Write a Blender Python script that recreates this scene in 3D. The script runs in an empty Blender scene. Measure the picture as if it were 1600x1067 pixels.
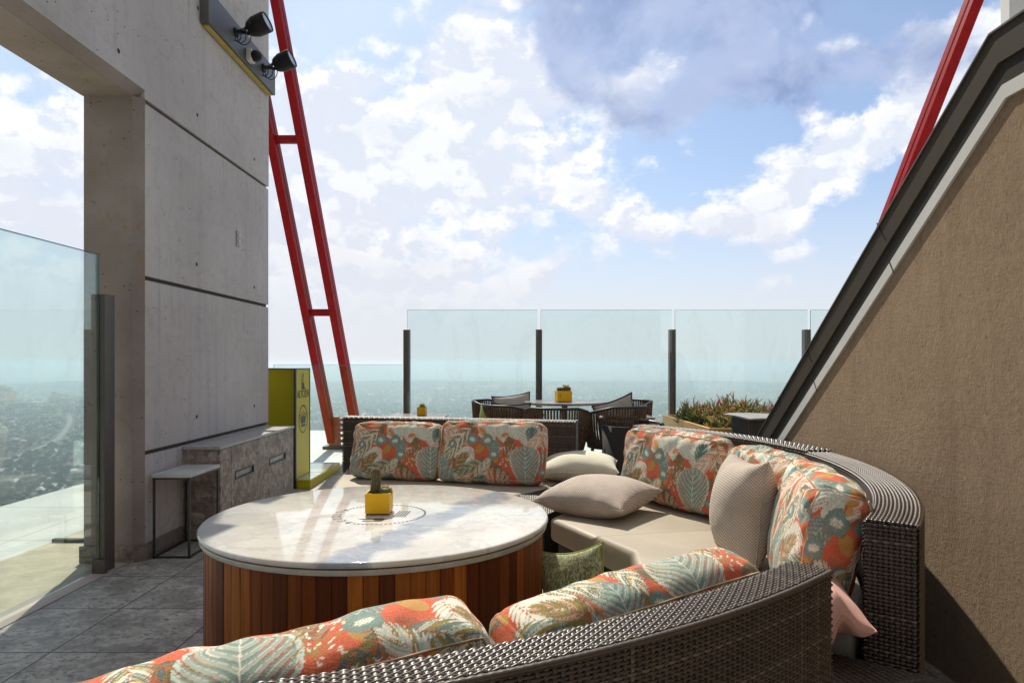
import bpy, bmesh, math, random
import numpy as np
from mathutils import Vector, Matrix
R = math.radians
sc = bpy.context.scene
col = sc.collection
rng = np.random.default_rng(7)
random.seed(7)

# ------------------------------------------------------------ camera
H = 1.35
FPX = 1067.0                      # focal length in pixels of the 1600 px wide photograph
HAZE_D = 3.0e-4
CX, CY = 806.0, 567.0             # vanishing point of the depth lines
cam_d = bpy.data.cameras.new('camera'); cam = bpy.data.objects.new('camera', cam_d); col.objects.link(cam)
cam.location = (0, 0, H); cam.rotation_euler = (R(90), 0, 0)
cam_d.sensor_width = 36; cam_d.lens = 36*FPX/1600
cam_d.shift_x = -(CX-800)/1600; cam_d.shift_y = (CY-533.5)/1600
cam_d.clip_start = 0.05; cam_d.clip_end = 200000
sc.camera = cam

# ------------------------------------------------------------ sun and sky
SUN_EL = R(50)
SUN_AZ = math.atan2(-0.30, 1.0)   # compass-like angle from +Y towards +X
sd = Vector((math.sin(SUN_AZ)*math.cos(SUN_EL), math.cos(SUN_AZ)*math.cos(SUN_EL), math.sin(SUN_EL)))
sl = bpy.data.lights.new('sun', 'SUN'); sl.energy = 5.0; sl.angle = R(0.5); sl.color = (1.0, 0.93, 0.80)
so = bpy.data.objects.new('sun', sl); col.objects.link(so)
so.rotation_euler = (-sd).to_track_quat('-Z', 'Y').to_euler(); so.location = (0, 0, 60)
sc.view_settings.view_transform = 'Standard'; sc.view_settings.look = 'None'
sc.view_settings.exposure = 0.08; sc.view_settings.gamma = 1.0
sc.cycles.use_denoising = True
try: sc.cycles.denoiser = 'OPENIMAGEDENOISE'
except Exception: pass
sc.cycles.max_bounces = 8; sc.cycles.diffuse_bounces = 4; sc.cycles.glossy_bounces = 3
sc.cycles.transparent_max_bounces = 24; sc.cycles.volume_bounces = 1
sc.cycles.sample_clamp_indirect = 8
sc.cycles.caustics_reflective = False; sc.cycles.caustics_refractive = False

# ---- tiny node language
class NT:
    def __init__(s, nt): s.nt = nt; s.n = nt.nodes; s.l = nt.links
    def put(s, sock, v):
        if isinstance(v, bpy.types.NodeSocket): s.l.new(v, sock)
        elif isinstance(v, bpy.types.Node): s.l.new(v.outputs[0], sock)
        elif v is not None:
            if hasattr(sock.default_value, '__len__') and not hasattr(v, '__len__'): v = [v]*len(sock.default_value)
            if hasattr(sock.default_value, '__len__') and len(sock.default_value) == 4 and len(v) == 3: v = (*v, 1)
            sock.default_value = v
    def math(s, op, a, b=None, c=None, clamp=False):
        n = s.n.new('ShaderNodeMath'); n.operation = op; n.use_clamp = clamp
        s.put(n.inputs[0], a); s.put(n.inputs[1], b) if b is not None else None
        if c is not None: s.put(n.inputs[2], c)
        return n.outputs[0]
    def vmath(s, op, a, b=None):
        n = s.n.new('ShaderNodeVectorMath'); n.operation = op
        s.put(n.inputs[0], a)
        if b is not None: s.put(n.inputs[1], b)
        return n.outputs['Value'] if op in ('DOT_PRODUCT', 'LENGTH') else n.outputs[0]
    def mix(s, f, a, b, mode='MIX'):
        n = s.n.new('ShaderNodeMix'); n.data_type = 'RGBA'; n.blend_type = mode
        s.put(n.inputs[0], f); s.put(n.inputs[6], a); s.put(n.inputs[7], b)
        return n.outputs[2]
    def noise(s, vec, scale, detail=4, rough=0.5, dist=0.0, out=0):
        n = s.n.new('ShaderNodeTexNoise'); s.put(n.inputs['Vector'], vec)
        n.inputs['Scale'].default_value = scale; n.inputs['Detail'].default_value = detail
        n.inputs['Roughness'].default_value = rough; n.inputs['Distortion'].default_value = dist
        return n.outputs[out]
    def vor(s, vec, scale, feat='F1', out='Distance', rnd=1.0):
        n = s.n.new('ShaderNodeTexVoronoi'); n.feature = feat; s.put(n.inputs['Vector'], vec)
        n.inputs['Scale'].default_value = scale; n.inputs['Randomness'].default_value = rnd
        return n.outputs[out]
    def smooth(s, v, lo, hi, a=0.0, b=1.0):
        n = s.n.new('ShaderNodeMapRange'); n.interpolation_type = 'SMOOTHSTEP'
        s.put(n.inputs[0], v); n.inputs[1].default_value = lo; n.inputs[2].default_value = hi
        n.inputs[3].default_value = a; n.inputs[4].default_value = b
        return n.outputs[0]
    def lin(s, v, lo, hi, a=0.0, b=1.0):
        n = s.n.new('ShaderNodeMapRange'); s.put(n.inputs[0], v); n.inputs[1].default_value = lo; n.inputs[2].default_value = hi
        n.inputs[3].default_value = a; n.inputs[4].default_value = b
        return n.outputs[0]
    def scale(s, vec, k):
        n = s.n.new('ShaderNodeMapping'); s.put(n.inputs[0], vec); n.inputs['Scale'].default_value = k
        return n.outputs[0]
    def sep(s, vec):
        n = s.n.new('ShaderNodeSeparateXYZ'); s.put(n.inputs[0], vec); return n.outputs
    def comb(s, x, y, z):
        n = s.n.new('ShaderNodeCombineXYZ'); s.put(n.inputs[0], x); s.put(n.inputs[1], y); s.put(n.inputs[2], z); return n.outputs[0]
    def bump(s, h, strength=0.3, dist=0.01):
        n = s.n.new('ShaderNodeBump'); s.put(n.inputs['Height'], h)
        n.inputs['Strength'].default_value = strength; n.inputs['Distance'].default_value = dist
        return n.outputs[0]

def make_world():
    w = bpy.data.worlds.new('World'); sc.world = w; w.use_nodes = True
    nt = w.node_tree; nt.nodes.clear(); S = NT(nt)
    out = nt.nodes.new('ShaderNodeOutputWorld'); bg = nt.nodes.new('ShaderNodeBackground')
    nt.links.new(bg.outputs[0], out.inputs[0])
    sky = nt.nodes.new('ShaderNodeTexSky'); sky.sky_type = 'NISHITA'; sky.sun_disc = False
    sky.sun_elevation = SUN_EL; sky.sun_rotation = SUN_AZ
    sky.air_density = 1.2; sky.dust_density = 1.2; sky.ozone_density = 2.0; sky.altitude = 1500
    bg.inputs['Strength'].default_value = 0.10
    tc = nt.nodes.new('ShaderNodeTexCoord'); d = tc.outputs['Generated']
    x, y, z = S.sep(d)[0:3]
    az = S.math('ARCTAN2', x, y); el = S.math('ARCSINE', z)
    # slow warp so that the cloud outlines are ragged
    wv = S.noise(d, 5.5, 6, 0.65, 0.0, out=1)
    wx = S.sep(wv)
    azw = S.math('ADD', az, S.math('MULTIPLY', S.math('SUBTRACT', wx[0], 0.5), 0.22))
    elw = S.math('ADD', el, S.math('MULTIPLY', S.math('SUBTRACT', wx[1], 0.5), 0.16))
    def field(blobs):
        tot = None
        for px, py, rx, ry, wgt, tilt in blobs:
            a = (px-CX)/FPX; b = (CY-py)/FPX
            a0 = math.atan(a); e0 = math.atan(b/math.sqrt(1+a*a))
            c = math.cos(e0)
            ra = rx/FPX/(1+a*a); re = ry/FPX*math.cos(e0)
            dx = S.math('SUBTRACT', azw, a0); dy = S.math('SUBTRACT', elw, e0)
            ct, st = math.cos(R(tilt)), math.sin(R(tilt))
            u = S.math('ADD', S.math('MULTIPLY', dx, ct/ra), S.math('MULTIPLY', dy, st/ra))
            v = S.math('ADD', S.math('MULTIPLY', dx, -st/re), S.math('MULTIPLY', dy, ct/re))
            q = S.math('ADD', S.math('MULTIPLY', u, u), S.math('MULTIPLY', v, v))
            g = S.math('MULTIPLY', S.math('EXPONENT', S.math('MULTIPLY', q, -1.0)), wgt)
            tot = g if tot is None else S.math('ADD', tot, g)
        return tot
    whites = [(520,190,110,80,.9,0), (730,110,100,110,1.0,0), (880,130,140,60,.95,-10), (1010,110,90,60,.6,0), (640,280,190,80,.75,0),
              (840,310,230,70,.8,-8), (560,400,240,120,.75,0), (700,210,220,120,.35,0), (480,330,120,160,.5,0), (1140,320,120,32,.9,8), (1250,270,130,55,.95,15), (1370,210,170,60,1.0,18),
              (1480,130,120,50,.9,25), (60,240,130,90,.8,0), (90,360,160,120,.6,0), (1300,60,160,50,.7,0),
              (1080,30,90,50,.45,0), (560,-20,60,60,.2,0), (840,-40,160,60,.8,0), (-200,150,240,160,.7,0),
              (1750,100,180,120,.7,0), (330,300,200,120,.7,0), (780,460,420,40,.35,0)]
    darks = [(930,60,130,80,1.1,-6), (1150,70,190,90,1.0,0), (1330,90,180,55,.7,0), (1000,150,80,60,.7,0), (1050,-80,300,80,.9,0)]
    mW = field(whites); mD = field(darks); mP = field([(1020, 90, 75, 45, 1.0, 10), (1330, 35, 110, 35, 1.0, 5), (930, 20, 40, 30, .5, 0)])
    dd = S.scale(d, (1, 1, 1.35))
    def cumulus(v):
        # billows: large noise carries the masses, inverted cell noise gives the cauliflower edge, fine noise frays it
        a = S.noise(v, 6.5, 8, 0.62, 0.0)
        q = S.vor(S.vmath('ADD', v, S.vmath('MULTIPLY', S.noise(v, 14, 3, .6, 0, 1), (.06, .06, .06))), 17, 'F1')
        f = S.noise(v, 34, 5, 0.70, 0.0)
        return S.math('ADD', S.math('ADD', S.math('MULTIPLY', a, 1.0), S.math('MULTIPLY', q, -0.30)), S.math('MULTIPLY', f, 0.22))
    n1 = cumulus(dd)
    n2 = cumulus(S.vmath('ADD', dd, tuple(0.022*v for v in sd)))
    n3 = S.noise(dd, 2.2, 4, 0.5, 0.2)
    dens = S.math('ADD', S.math('MULTIPLY', mW, 0.70), S.math('MULTIPLY', S.math('SUBTRACT', n1, 0.50), 2.3))
    cov = S.smooth(dens, 0.10, 0.60)
    lit = S.smooth(S.math('SUBTRACT', n1, n2), -0.05, 0.07)
    core = S.smooth(dens, 0.50, 1.05)
    ccol = S.mix(lit, (7.6, 8.1, 9.2, 1), (10.8, 10.8, 10.7, 1))
    ccol = S.mix(S.smooth(S.noise(dd, 9, 6, .6, .3), .48, .70, 0, .5), ccol, (7.0, 7.6, 8.9, 1))
    ccol = S.mix(S.math('MULTIPLY', core, 0.45), ccol, (7.4, 7.8, 8.8, 1))
    # blue sky, paler and neutral overhead and behind the camera
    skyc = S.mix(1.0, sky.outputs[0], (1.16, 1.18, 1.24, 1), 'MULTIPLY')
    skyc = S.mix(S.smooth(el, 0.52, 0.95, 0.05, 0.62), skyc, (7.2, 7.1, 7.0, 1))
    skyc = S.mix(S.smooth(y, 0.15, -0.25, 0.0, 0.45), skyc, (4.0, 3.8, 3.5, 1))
    veil = S.math('MULTIPLY', S.smooth(az, 0.45, -0.30, 0.16, 0.82), S.smooth(n3, 0.25, 0.7, 0.55, 1.0))
    veil = S.math('MULTIPLY', veil, S.smooth(el, 0.75, 0.50))
    base = S.mix(veil, skyc, (7.1, 8.4, 9.8, 1))
    c1 = S.mix(S.math('MULTIPLY', cov, S.smooth(el, 0.02, 0.16, 0.25, 0.97)), base, ccol)
    dden = S.math('ADD', S.math('MULTIPLY', mD, 0.8), S.math('MULTIPLY', S.math('SUBTRACT', n1, 0.5), 1.0))
    dcov = S.smooth(dden, 0.18, 0.62)
    dcol = S.mix(S.smooth(S.noise(dd, 5, 6, .6, .3), 0.38, 0.62), (2.2, 3.0, 5.4, 1), (4.5, 5.4, 7.8, 1))
    c2 = S.mix(S.math('MULTIPLY', S.math('MULTIPLY', dcov, 0.94), S.math('SUBTRACT', 1.0, S.math('MULTIPLY', mP, 0.75, None, True))), c1, dcol)
    hz = S.smooth(el, -0.01, 0.29, 0.90, 0.0)
    c3 = S.mix(hz, c2, (7.35, 7.35, 7.9, 1))
    # the sky opposite the sun is dimmer, down to the horizon
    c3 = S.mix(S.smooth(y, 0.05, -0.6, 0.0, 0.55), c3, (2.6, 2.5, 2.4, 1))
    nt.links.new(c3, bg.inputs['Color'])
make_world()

# ------------------------------------------------------------ helpers
M = {}
def mat(name):
    m = bpy.data.materials.new(name); m.use_nodes = True; nt = m.node_tree; nt.nodes.clear()
    S = NT(nt); S.out = nt.nodes.new('ShaderNodeOutputMaterial'); S.b = nt.nodes.new('ShaderNodeBsdfPrincipled')
    nt.links.new(S.b.outputs[0], S.out.inputs[0]); M[name] = m
    S.tc = nt.nodes.new('ShaderNodeTexCoord'); S.o = S.tc.outputs['Object']
    g = nt.nodes.new('ShaderNodeNewGeometry'); S.pos = g.outputs['Position']; S.geo = g
    return S
def fin(S, base, rough=0.5, bump=None, metal=0, spec=None, sheen=None):
    S.put(S.b.inputs['Base Color'], base); S.put(S.b.inputs['Roughness'], rough)
    S.put(S.b.inputs['Metallic'], metal)
    if bump is not None: S.put(S.b.inputs['Normal'], bump)
    if spec is not None: S.put(S.b.inputs['Specular IOR Level'], spec)
    if sheen is not None: S.put(S.b.inputs['Sheen Weight'], sheen)

def mesh_np(name, V, F, mats=(), smooth=False, fmat=None, vcol=None):
    """V: (n,3) array; F: (m,k) int array, or a list of arrays / lists of mixed sizes"""
    me = bpy.data.meshes.new(name)
    V = np.asarray(V, np.float32)
    if isinstance(F, np.ndarray): Fl = [F]
    elif len(F) and isinstance(F[0], np.ndarray) and F[0].ndim == 2: Fl = F
    else:
        by = {}
        for f in F: by.setdefault(len(f), []).append(f)
        Fl = [np.array(v, np.int32) for v in by.values()]
    Fl = [f for f in Fl if len(f)]
    idx = np.concatenate([f.ravel() for f in Fl]).astype(np.int32)
    tot = np.concatenate([np.full(len(f), f.shape[1], np.int32) for f in Fl])
    st = np.concatenate([[0], np.cumsum(tot)[:-1]]).astype(np.int32)
    me.vertices.add(len(V)); me.vertices.foreach_set('co', V.ravel())
    me.loops.add(len(idx)); me.loops.foreach_set('vertex_index', idx)
    me.polygons.add(len(tot)); me.polygons.foreach_set('loop_start', st)
    try: me.polygons.foreach_set('loop_total', tot)
    except Exception: pass
    if fmat is not None: me.polygons.foreach_set('material_index', np.asarray(fmat, np.int32))
    me.polygons.foreach_set('use_smooth', np.full(len(tot), bool(smooth)))
    me.update(calc_edges=True); me.validate()
    if vcol is not None:
        a = me.color_attributes.new('print', 'FLOAT_COLOR', 'POINT')
        c = np.ones((len(V), 4), np.float32); c[:, :3] = vcol
        a.data.foreach_set('color', c.ravel())
    for m in (mats if isinstance(mats, (list, tuple)) else [mats]):
        me.materials.append(M[m] if isinstance(m, str) else m)
    return me

class MB:
    """collects shapes in world coordinates"""
    def __init__(s): s.V = []; s.F = []; s.n = 0; s.C = []
    def add(s, V, F, c=None):
        V = np.asarray(V, float).reshape(-1, 3); s.V.append(V)
        for f in F: s.F.append([int(i)+s.n for i in f])
        s.C.append(np.tile(c if c is not None else (1, 1, 1), (len(V), 1)))
        s.n += len(V); return s
    def box(s, x0, x1, y0, y1, z0, z1, rot=None, bev=0.0, c=None):
        if bev > 0:
            bm = bmesh.new(); bmesh.ops.create_cube(bm, size=1)
            for v in bm.verts: v.co = Vector(((v.co.x+.5)*(x1-x0)+x0, (v.co.y+.5)*(y1-y0)+y0, (v.co.z+.5)*(z1-z0)+z0))
            bmesh.ops.bevel(bm, geom=list(bm.edges), offset=bev, segments=2, affect='EDGES', profile=0.5)
            bm.verts.index_update()
            V = np.array([v.co[:] for v in bm.verts]); F = [[v.index for v in f.verts] for f in bm.faces]; bm.free()
        else:
            V = np.array([(x, y, z) for z in (z0, z1) for y in (y0, y1) for x in (x0, x1)], float)
            F = [(0, 2, 3, 1), (4, 5, 7, 6), (0, 1, 5, 4), (2, 6, 7, 3), (0, 4, 6, 2), (1, 3, 7, 5)]
        if rot is not None:   # (pivot x, y, angle)
            px, py, a = rot; ca, sa = math.cos(a), math.sin(a)
            X = V[:, 0]-px; Y = V[:, 1]-py
            V = np.stack([px+X*ca-Y*sa, py+X*sa+Y*ca, V[:, 2]], 1)
        return s.add(V, F, c)
    def beam(s, a, b, w, h, up=(0, 0, 1), c=None):
        a = np.array(a, float); b = np.array(b, float); d = (b-a)/np.linalg.norm(b-a)
        up = np.array(up, float); r = np.cross(d, up); r /= np.linalg.norm(r); u = np.cross(r, d)
        V = []
        for p in (a, b):
            for sx, sy in ((-1, -1), (1, -1), (1, 1), (-1, 1)): V.append(p+r*sx*w/2+u*sy*h/2)
        return s.add(V, [(0, 1, 2, 3), (7, 6, 5, 4), (0, 4, 5, 1), (1, 5, 6, 2), (2, 6, 7, 3), (3, 7, 4, 0)], c)
    def tube(s, pts, r, seg=8, cap=True, c=None, closed=False):
        P = np.array(pts, float); n = len(P); rr = np.broadcast_to(np.asarray(r, float), (n,))
        if closed: T = np.roll(P, -1, 0)-np.roll(P, 1, 0)
        else: T = np.gradient(P, axis=0)
        T /= np.linalg.norm(T, axis=1)[:, None]+1e-12
        up = np.array([0, 0, 1.0]) if abs(T[0][2]) < .9 else np.array([1.0, 0, 0])
        V = []; N = np.cross(T[0], up); N /= np.linalg.norm(N)
        for i in range(n):
            N = N-T[i]*np.dot(N, T[i]); N /= np.linalg.norm(N)+1e-12; B = np.cross(T[i], N)
            for k in range(seg):
                a = 2*math.pi*k/seg; V.append(P[i]+rr[i]*(math.cos(a)*N+math.sin(a)*B))
        F = []
        m = n if closed else n-1
        for i in range(m):
            j = (i+1) % n
            for k in range(seg):
                k2 = (k+1) % seg; F.append((i*seg+k, i*seg+k2, j*seg+k2, j*seg+k))
        if cap and not closed:
            F.append(tuple(range(seg))[::-1]); F.append(tuple((n-1)*seg+k for k in range(seg)))
        return s.add(V, F, c)
    def lathe(s, cx, cy, prof, seg=48, c=None, axis=None, org=None):
        """prof: list of (r,z) from bottom to top; first and last may have r=0"""
        V = []; F = []; rings = []
        for r, z in prof:
            if r < 1e-6: rings.append([len(V)]); V.append((0, 0, z))
            else:
                rings.append(list(range(len(V), len(V)+seg)))
                for k in range(seg):
                    a = 2*math.pi*k/seg; V.append((r*math.cos(a), r*math.sin(a), z))
        for i in range(len(rings)-1):
            A, B = rings[i], rings[i+1]
            for k in range(seg):
                k2 = (k+1) % seg
                if len(A) == 1 and len(B) == 1: break
                if len(A) == 1: F.append((A[0], B[k2], B[k]))
                elif len(B) == 1: F.append((A[k], A[k2], B[0]))
                else: F.append((A[k], A[k2], B[k2], B[k]))
        V = np.array(V, float)
        if axis is not None:
            q = Vector((0, 0, 1)).rotation_difference(Vector(axis)).to_matrix()
            V = V @ np.array(q).T + np.array(org)
        else: V = V+np.array([cx, cy, 0])
        return s.add(V, F, c)
    def prism(s, poly, z0, z1, c=None):
        """poly: list of (x,y), counter-clockwise"""
        n = len(poly)
        V = [(x, y, z0) for x, y in poly]+[(x, y, z1) for x, y in poly]
        F = [tuple(range(n))[::-1], tuple(range(n, 2*n))]+[(i, (i+1) % n, n+(i+1) % n, n+i) for i in range(n)]
        return s.add(V, F, c)
    def prism_x(s, poly, x0, x1, c=None):
        """poly: list of (y,z)"""
        n = len(poly)
        V = [(x0, y, z) for y, z in poly]+[(x1, y, z) for y, z in poly]
        F = [tuple(range(n)), tuple(range(n, 2*n))[::-1]]+[(i, n+i, n+(i+1) % n, (i+1) % n) for i in range(n)]
        return s.add(V, F, c)
    def build(s, name, m, parent=None, smooth=False, origin=None, vc=False):
        V = np.concatenate(s.V)
        return link(name, V, s.F, m, parent, smooth, origin, np.concatenate(s.C) if vc else None)

def loc_of(p):
    l = Vector((0, 0, 0))
    while p is not None: l = l+p.location; p = p.parent
    return l
def link(name, V, F, m, parent=None, smooth=False, origin=None, vcol=None, auto=None, fmat=None):
    V = np.asarray(V, float)
    if origin is None:
        mn, mx = V.min(0), V.max(0); origin = ((mn[0]+mx[0])/2, (mn[1]+mx[1])/2, mn[2])
    me = mesh_np(name, V-np.array(origin), F, m, smooth, fmat, vcol)
    if smooth == 'auto':
        me.set_sharp_from_angle(angle=R(38))
    o = bpy.data.objects.new(name, me); col.objects.link(o)
    if parent is not None:
        o.parent = parent; o.location = Vector(origin)-loc_of(parent)
    else: o.location = origin
    return o
def tag(o, label=None, cat=None, group=None, kind=None):
    if label: o['label'] = label
    if cat: o['category'] = cat
    if group: o['group'] = group
    if kind: o['kind'] = kind
    return o
def thing(name, label, cat, loc=(0, 0, 0), group=None):
    o = bpy.data.objects.new(name, None); o.empty_display_size = .1; col.objects.link(o); o.location = loc
    return tag(o, label, cat, group)
def copy_tree(o, parent=None):
    c = o.copy(); col.objects.link(c); c.parent = parent
    for ch in [x for x in bpy.data.objects if x.parent == o]: copy_tree(ch, c)
    return c
def at(px, py, Y):                      # photograph pixel -> world point at depth Y (used while measuring only)
    return ((px-CX)/FPX*Y, Y, H-(py-CY)/FPX*Y)
# ------------------------------------------------------------ materials
def simple(name, colr, rough=.5, metal=0, var=.15, sc_=8, bump=.0, spec=None):
    S = mat(name); n = S.noise(S.o, sc_, 5, .6)
    c = S.mix(S.smooth(n, .3, .7), [v*(1-var) for v in colr]+[1], [min(1, v*(1+var)) for v in colr]+[1])
    bp = S.bump(S.noise(S.o, sc_*12, 3), bump, .004) if bump else None
    fin(S, c, S.lin(n, .3, .7, rough*.85, min(1, rough*1.15)), bp, metal, spec)
    return S
# concrete
S = mat('concrete')
big = S.noise(S.pos, .9, 5, .55); fine = S.noise(S.pos, 14, 6, .65); streak = S.noise(S.scale(S.pos, (3.2, 3.2, .18)), 3, 5, .6)
c = S.mix(S.smooth(big, .3, .7), (.48, .44, .42), (.585, .545, .52))
c = S.mix(S.smooth(streak, .5, .8, 0, .35), c, (.27, .26, .265))
c = S.mix(S.smooth(fine, .45, .75, 0, .3), c, (.25, .24, .24))
holes = S.vor(S.pos, 13, 'F1')
gate = S.noise(S.pos, 2.3, 3, .5)
hm = S.math('MULTIPLY', S.math('LESS_THAN', holes, .075), S.math('GREATER_THAN', gate, .47))
h2 = S.math('MULTIPLY', S.math('LESS_THAN', S.vor(S.pos, 42, 'F1'), .085), S.math('GREATER_THAN', S.noise(S.pos, 3.7, 2), .56))
hm = S.math('MAXIMUM', hm, h2)
c = S.mix(hm, c, (.05, .045, .04))
zz = S.sep(S.pos)[2]
run = S.noise(S.scale(S.pos, (14, 14, .5)), 1.4, 6, .65); below = S.smooth(S.math('FRACT', S.math('DIVIDE', S.math('ADD', zz, .47), 1.2)), .45, 1.0)
c = S.mix(S.math('MULTIPLY', S.smooth(run, .56, .72), S.math('MULTIPLY', below, .55)), c, (.16, .145, .13))
crk = S.math('ABSOLUTE', S.math('SUBTRACT', S.noise(S.scale(S.pos, (1, 1, 2.2)), .8, 8, .6, .5), .5))
c = S.mix(S.math('MULTIPLY', S.math('LESS_THAN', crk, .0009), S.smooth(S.noise(S.pos, 1.3, 2), .5, .6)), c, (.14, .13, .12))
pour = S.smooth(S.noise(S.scale(S.pos, (.5, .5, 3)), 1.5, 4, .5), .52, .6, 0, .18); c = S.mix(pour, c, (.56, .54, .52))
fin(S, c, .86, S.bump(S.math('SUBTRACT', S.math('MULTIPLY', fine, .25), hm), .45, .008), spec=.3)
# concrete of the reveal: browner and darker, with a yellow stain
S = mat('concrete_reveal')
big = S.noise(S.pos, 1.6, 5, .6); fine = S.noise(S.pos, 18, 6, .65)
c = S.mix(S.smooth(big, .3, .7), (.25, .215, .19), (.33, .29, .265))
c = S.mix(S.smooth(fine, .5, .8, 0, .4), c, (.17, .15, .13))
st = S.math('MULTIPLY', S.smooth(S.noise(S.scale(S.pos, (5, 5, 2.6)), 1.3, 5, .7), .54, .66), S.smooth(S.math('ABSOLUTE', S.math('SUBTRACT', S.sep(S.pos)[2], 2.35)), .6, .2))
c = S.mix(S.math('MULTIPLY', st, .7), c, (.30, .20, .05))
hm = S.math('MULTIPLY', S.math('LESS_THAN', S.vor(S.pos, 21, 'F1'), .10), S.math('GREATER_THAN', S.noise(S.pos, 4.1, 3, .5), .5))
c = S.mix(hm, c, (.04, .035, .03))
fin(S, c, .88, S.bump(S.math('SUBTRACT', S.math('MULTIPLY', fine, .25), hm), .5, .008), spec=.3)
simple('groove', (.06, .055, .04), .9)
# stucco
S = mat('stucco')
n1 = S.noise(S.scale(S.pos, (1, 1, .6)), 30, 6, .66, .2); n2 = S.noise(S.pos, 110, 4, .6); n3 = S.noise(S.pos, 1.1, 3)
v1 = S.vor(S.vmath('ADD', S.scale(S.pos, (1, 1, .5)), S.vmath('SCALE', S.noise(S.pos, 9, 3, .5, 0, 1), None)), 26, 'SMOOTH_F1')
c = S.mix(S.smooth(n3, .3, .7), (.37, .265, .18), (.44, .325, .22))
c = S.mix(S.smooth(n1, .35, .7, 0, .45), c, (.55, .40, .255))
stn = S.noise(S.scale(S.pos, (6, 6, .7)), 1.0, 5, .6); c = S.mix(S.smooth(stn, .52, .72, 0, .18), c, (.16, .105, .06)); c = S.mix(S.smooth(S.noise(S.pos, 55, 5, .75), .56, .68, 0, .55), c, (.13, .085, .05))
h = S.math('ADD', S.math('MULTIPLY', S.noise(S.pos, 42, 9, .78, 0), 1.2), S.math('ADD', S.math('MULTIPLY', n2, .5), S.math('MULTIPLY', S.noise(S.pos, 9, 3, .5), .4)))
fin(S, c, .95, S.bump(h, .95, .022), spec=.1)
# floor tiles: grey-brown stone with seams
S = mat('floor_tile')
p = S.sep(S.pos); T = .565
def seam(v, off, w=.0035):
    f = S.math('FRACT', S.math('DIVIDE', S.math('ADD', v, off), T))
    return S.math('LESS_THAN', S.math('MINIMUM', f, S.math('SUBTRACT', 1.0, f)), w/T)
sm = S.math('MAXIMUM', seam(p[0], 2.16+T*20), seam(p[1], -4.30+T*40))
ix = S.math('FLOOR', S.math('DIVIDE', S.math('ADD', p[0], 2.16+T*20), T)); iy = S.math('FLOOR', S.math('DIVIDE', S.math('ADD', p[1], -4.30+T*40), T))
wn = S.n.new('ShaderNodeTexWhiteNoise'); wn.noise_dimensions = '2D'; S.put(wn.inputs['Vector'], S.comb(ix, iy, 0))
tilev = wn.outputs['Value']
vv = S.vmath('ADD', S.pos, S.vmath('MULTIPLY', wn.outputs['Color'], (9., 9., 9.)))
n1 = S.noise(vv, 5.5, 7, .68, .5); n2 = S.noise(vv, 40, 5, .7); v = S.vor(S.scale(vv, (1, 1.6, 1)), 17, 'SMOOTH_F1')
n4 = S.noise(vv, 19, 6, .75, 1.2)
c = S.mix(S.smooth(n1, .38, .64), (.25, .225, .19), (.53, .485, .42))
c = S.mix(S.smooth(v, .10, .42, .55, 0), c, (.21, .195, .175))
c = S.mix(S.smooth(n4, .54, .62, 0, .85), c, (.12, .105, .09))
c = S.mix(S.smooth(n2, .55, .63, 0, .8), c, (.09, .08, .07)); c = S.mix(S.smooth(S.noise(vv, 26, 4, .6), .6, .7, 0, .5), c, (.58, .54, .48))
c = S.mix(S.math('MULTIPLY', tilev, .16), c, (.46, .42, .37))
c = S.mix(S.math('MULTIPLY', S.smooth(S.noise(S.pos, .8, 3), .45, .7), .25), c, (.2, .19, .17))
c = S.mix(sm, c, (.035, .032, .03))
fin(S, c, S.lin(n1, .3, .7, .48, .62), S.bump(S.math('SUBTRACT', S.math('MULTIPLY', n2, .22), sm), .3, .004), spec=.4)
# pale roof paving beyond the glass
S = mat('roof_paving')
n1 = S.noise(S.pos, 1.4, 5, .6)
def seam2(v, off, T, w=.006):
    f = S.math('FRACT', S.math('DIVIDE', S.math('ADD', v, off), T))
    return S.math('LESS_THAN', S.math('MINIMUM', f, S.math('SUBTRACT', 1.0, f)), w/T)
p = S.sep(S.pos); sm = S.math('MAXIMUM', seam2(p[0], 3.84+24, 1.2), seam2(p[1], 20, 1.2))
c = S.mix(S.smooth(n1, .3, .7), (.60, .60, .57), (.70, .70, .67))
c = S.mix(sm, c, (.34, .34, .33))
fin(S, c, .7, spec=.25)
S = mat('beige_paving')
n1 = S.noise(S.pos, 6, 6, .65); n2 = S.noise(S.pos, 50, 3)
c = S.mix(S.smooth(n1, .3, .7), (.47, .40, .285), (.60, .53, .40)); c = S.mix(S.smooth(n2, .5, .8, 0, .3), c, (.35, .3, .2))
fin(S, c, .75, spec=.25)
S = mat('threshold_stone'); n1 = S.noise(S.pos, 9, 5, .6)
fin(S, S.mix(n1, (.30, .25, .20), (.44, .37, .31)), .6)
# brecciated stone of the counter
def breccia(name, a, b, d, scl=1., rough=.55):
    S = mat(name); wv = S.vmath('ADD', S.pos, S.vmath('MULTIPLY', S.noise(S.pos, 8, 3, .5, 0, 1), (.12, .12, .12)))
    v = S.vor(wv, 17*scl, 'F1', 'Color'); e = S.vor(wv, 17*scl, 'DISTANCE_TO_EDGE'); v2 = S.sep(S.vor(wv, 45*scl, 'F1', 'Color'))[0]
    c = S.mix(S.sep(v)[0], a, b); c = S.mix(S.math('MULTIPLY', v2, .45), c, d); c = S.mix(S.smooth(e, 0, .08, .5, 0), c, d)
    c = S.mix(S.smooth(S.noise(S.pos, 30, 6, .7), .5, .72, 0, .6), c, [x*.5 for x in d])
    fin(S, c, rough, S.bump(S.noise(S.pos, 60, 3), .1, .003)); return S
breccia('counter_stone', (.24, .19, .15), (.50, .42, .35), (.13, .095, .07))
breccia('counter_top_stone', (.40, .38, .36), (.5, .48, .455), (.27, .25, .235), 1.3, .35)
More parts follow.
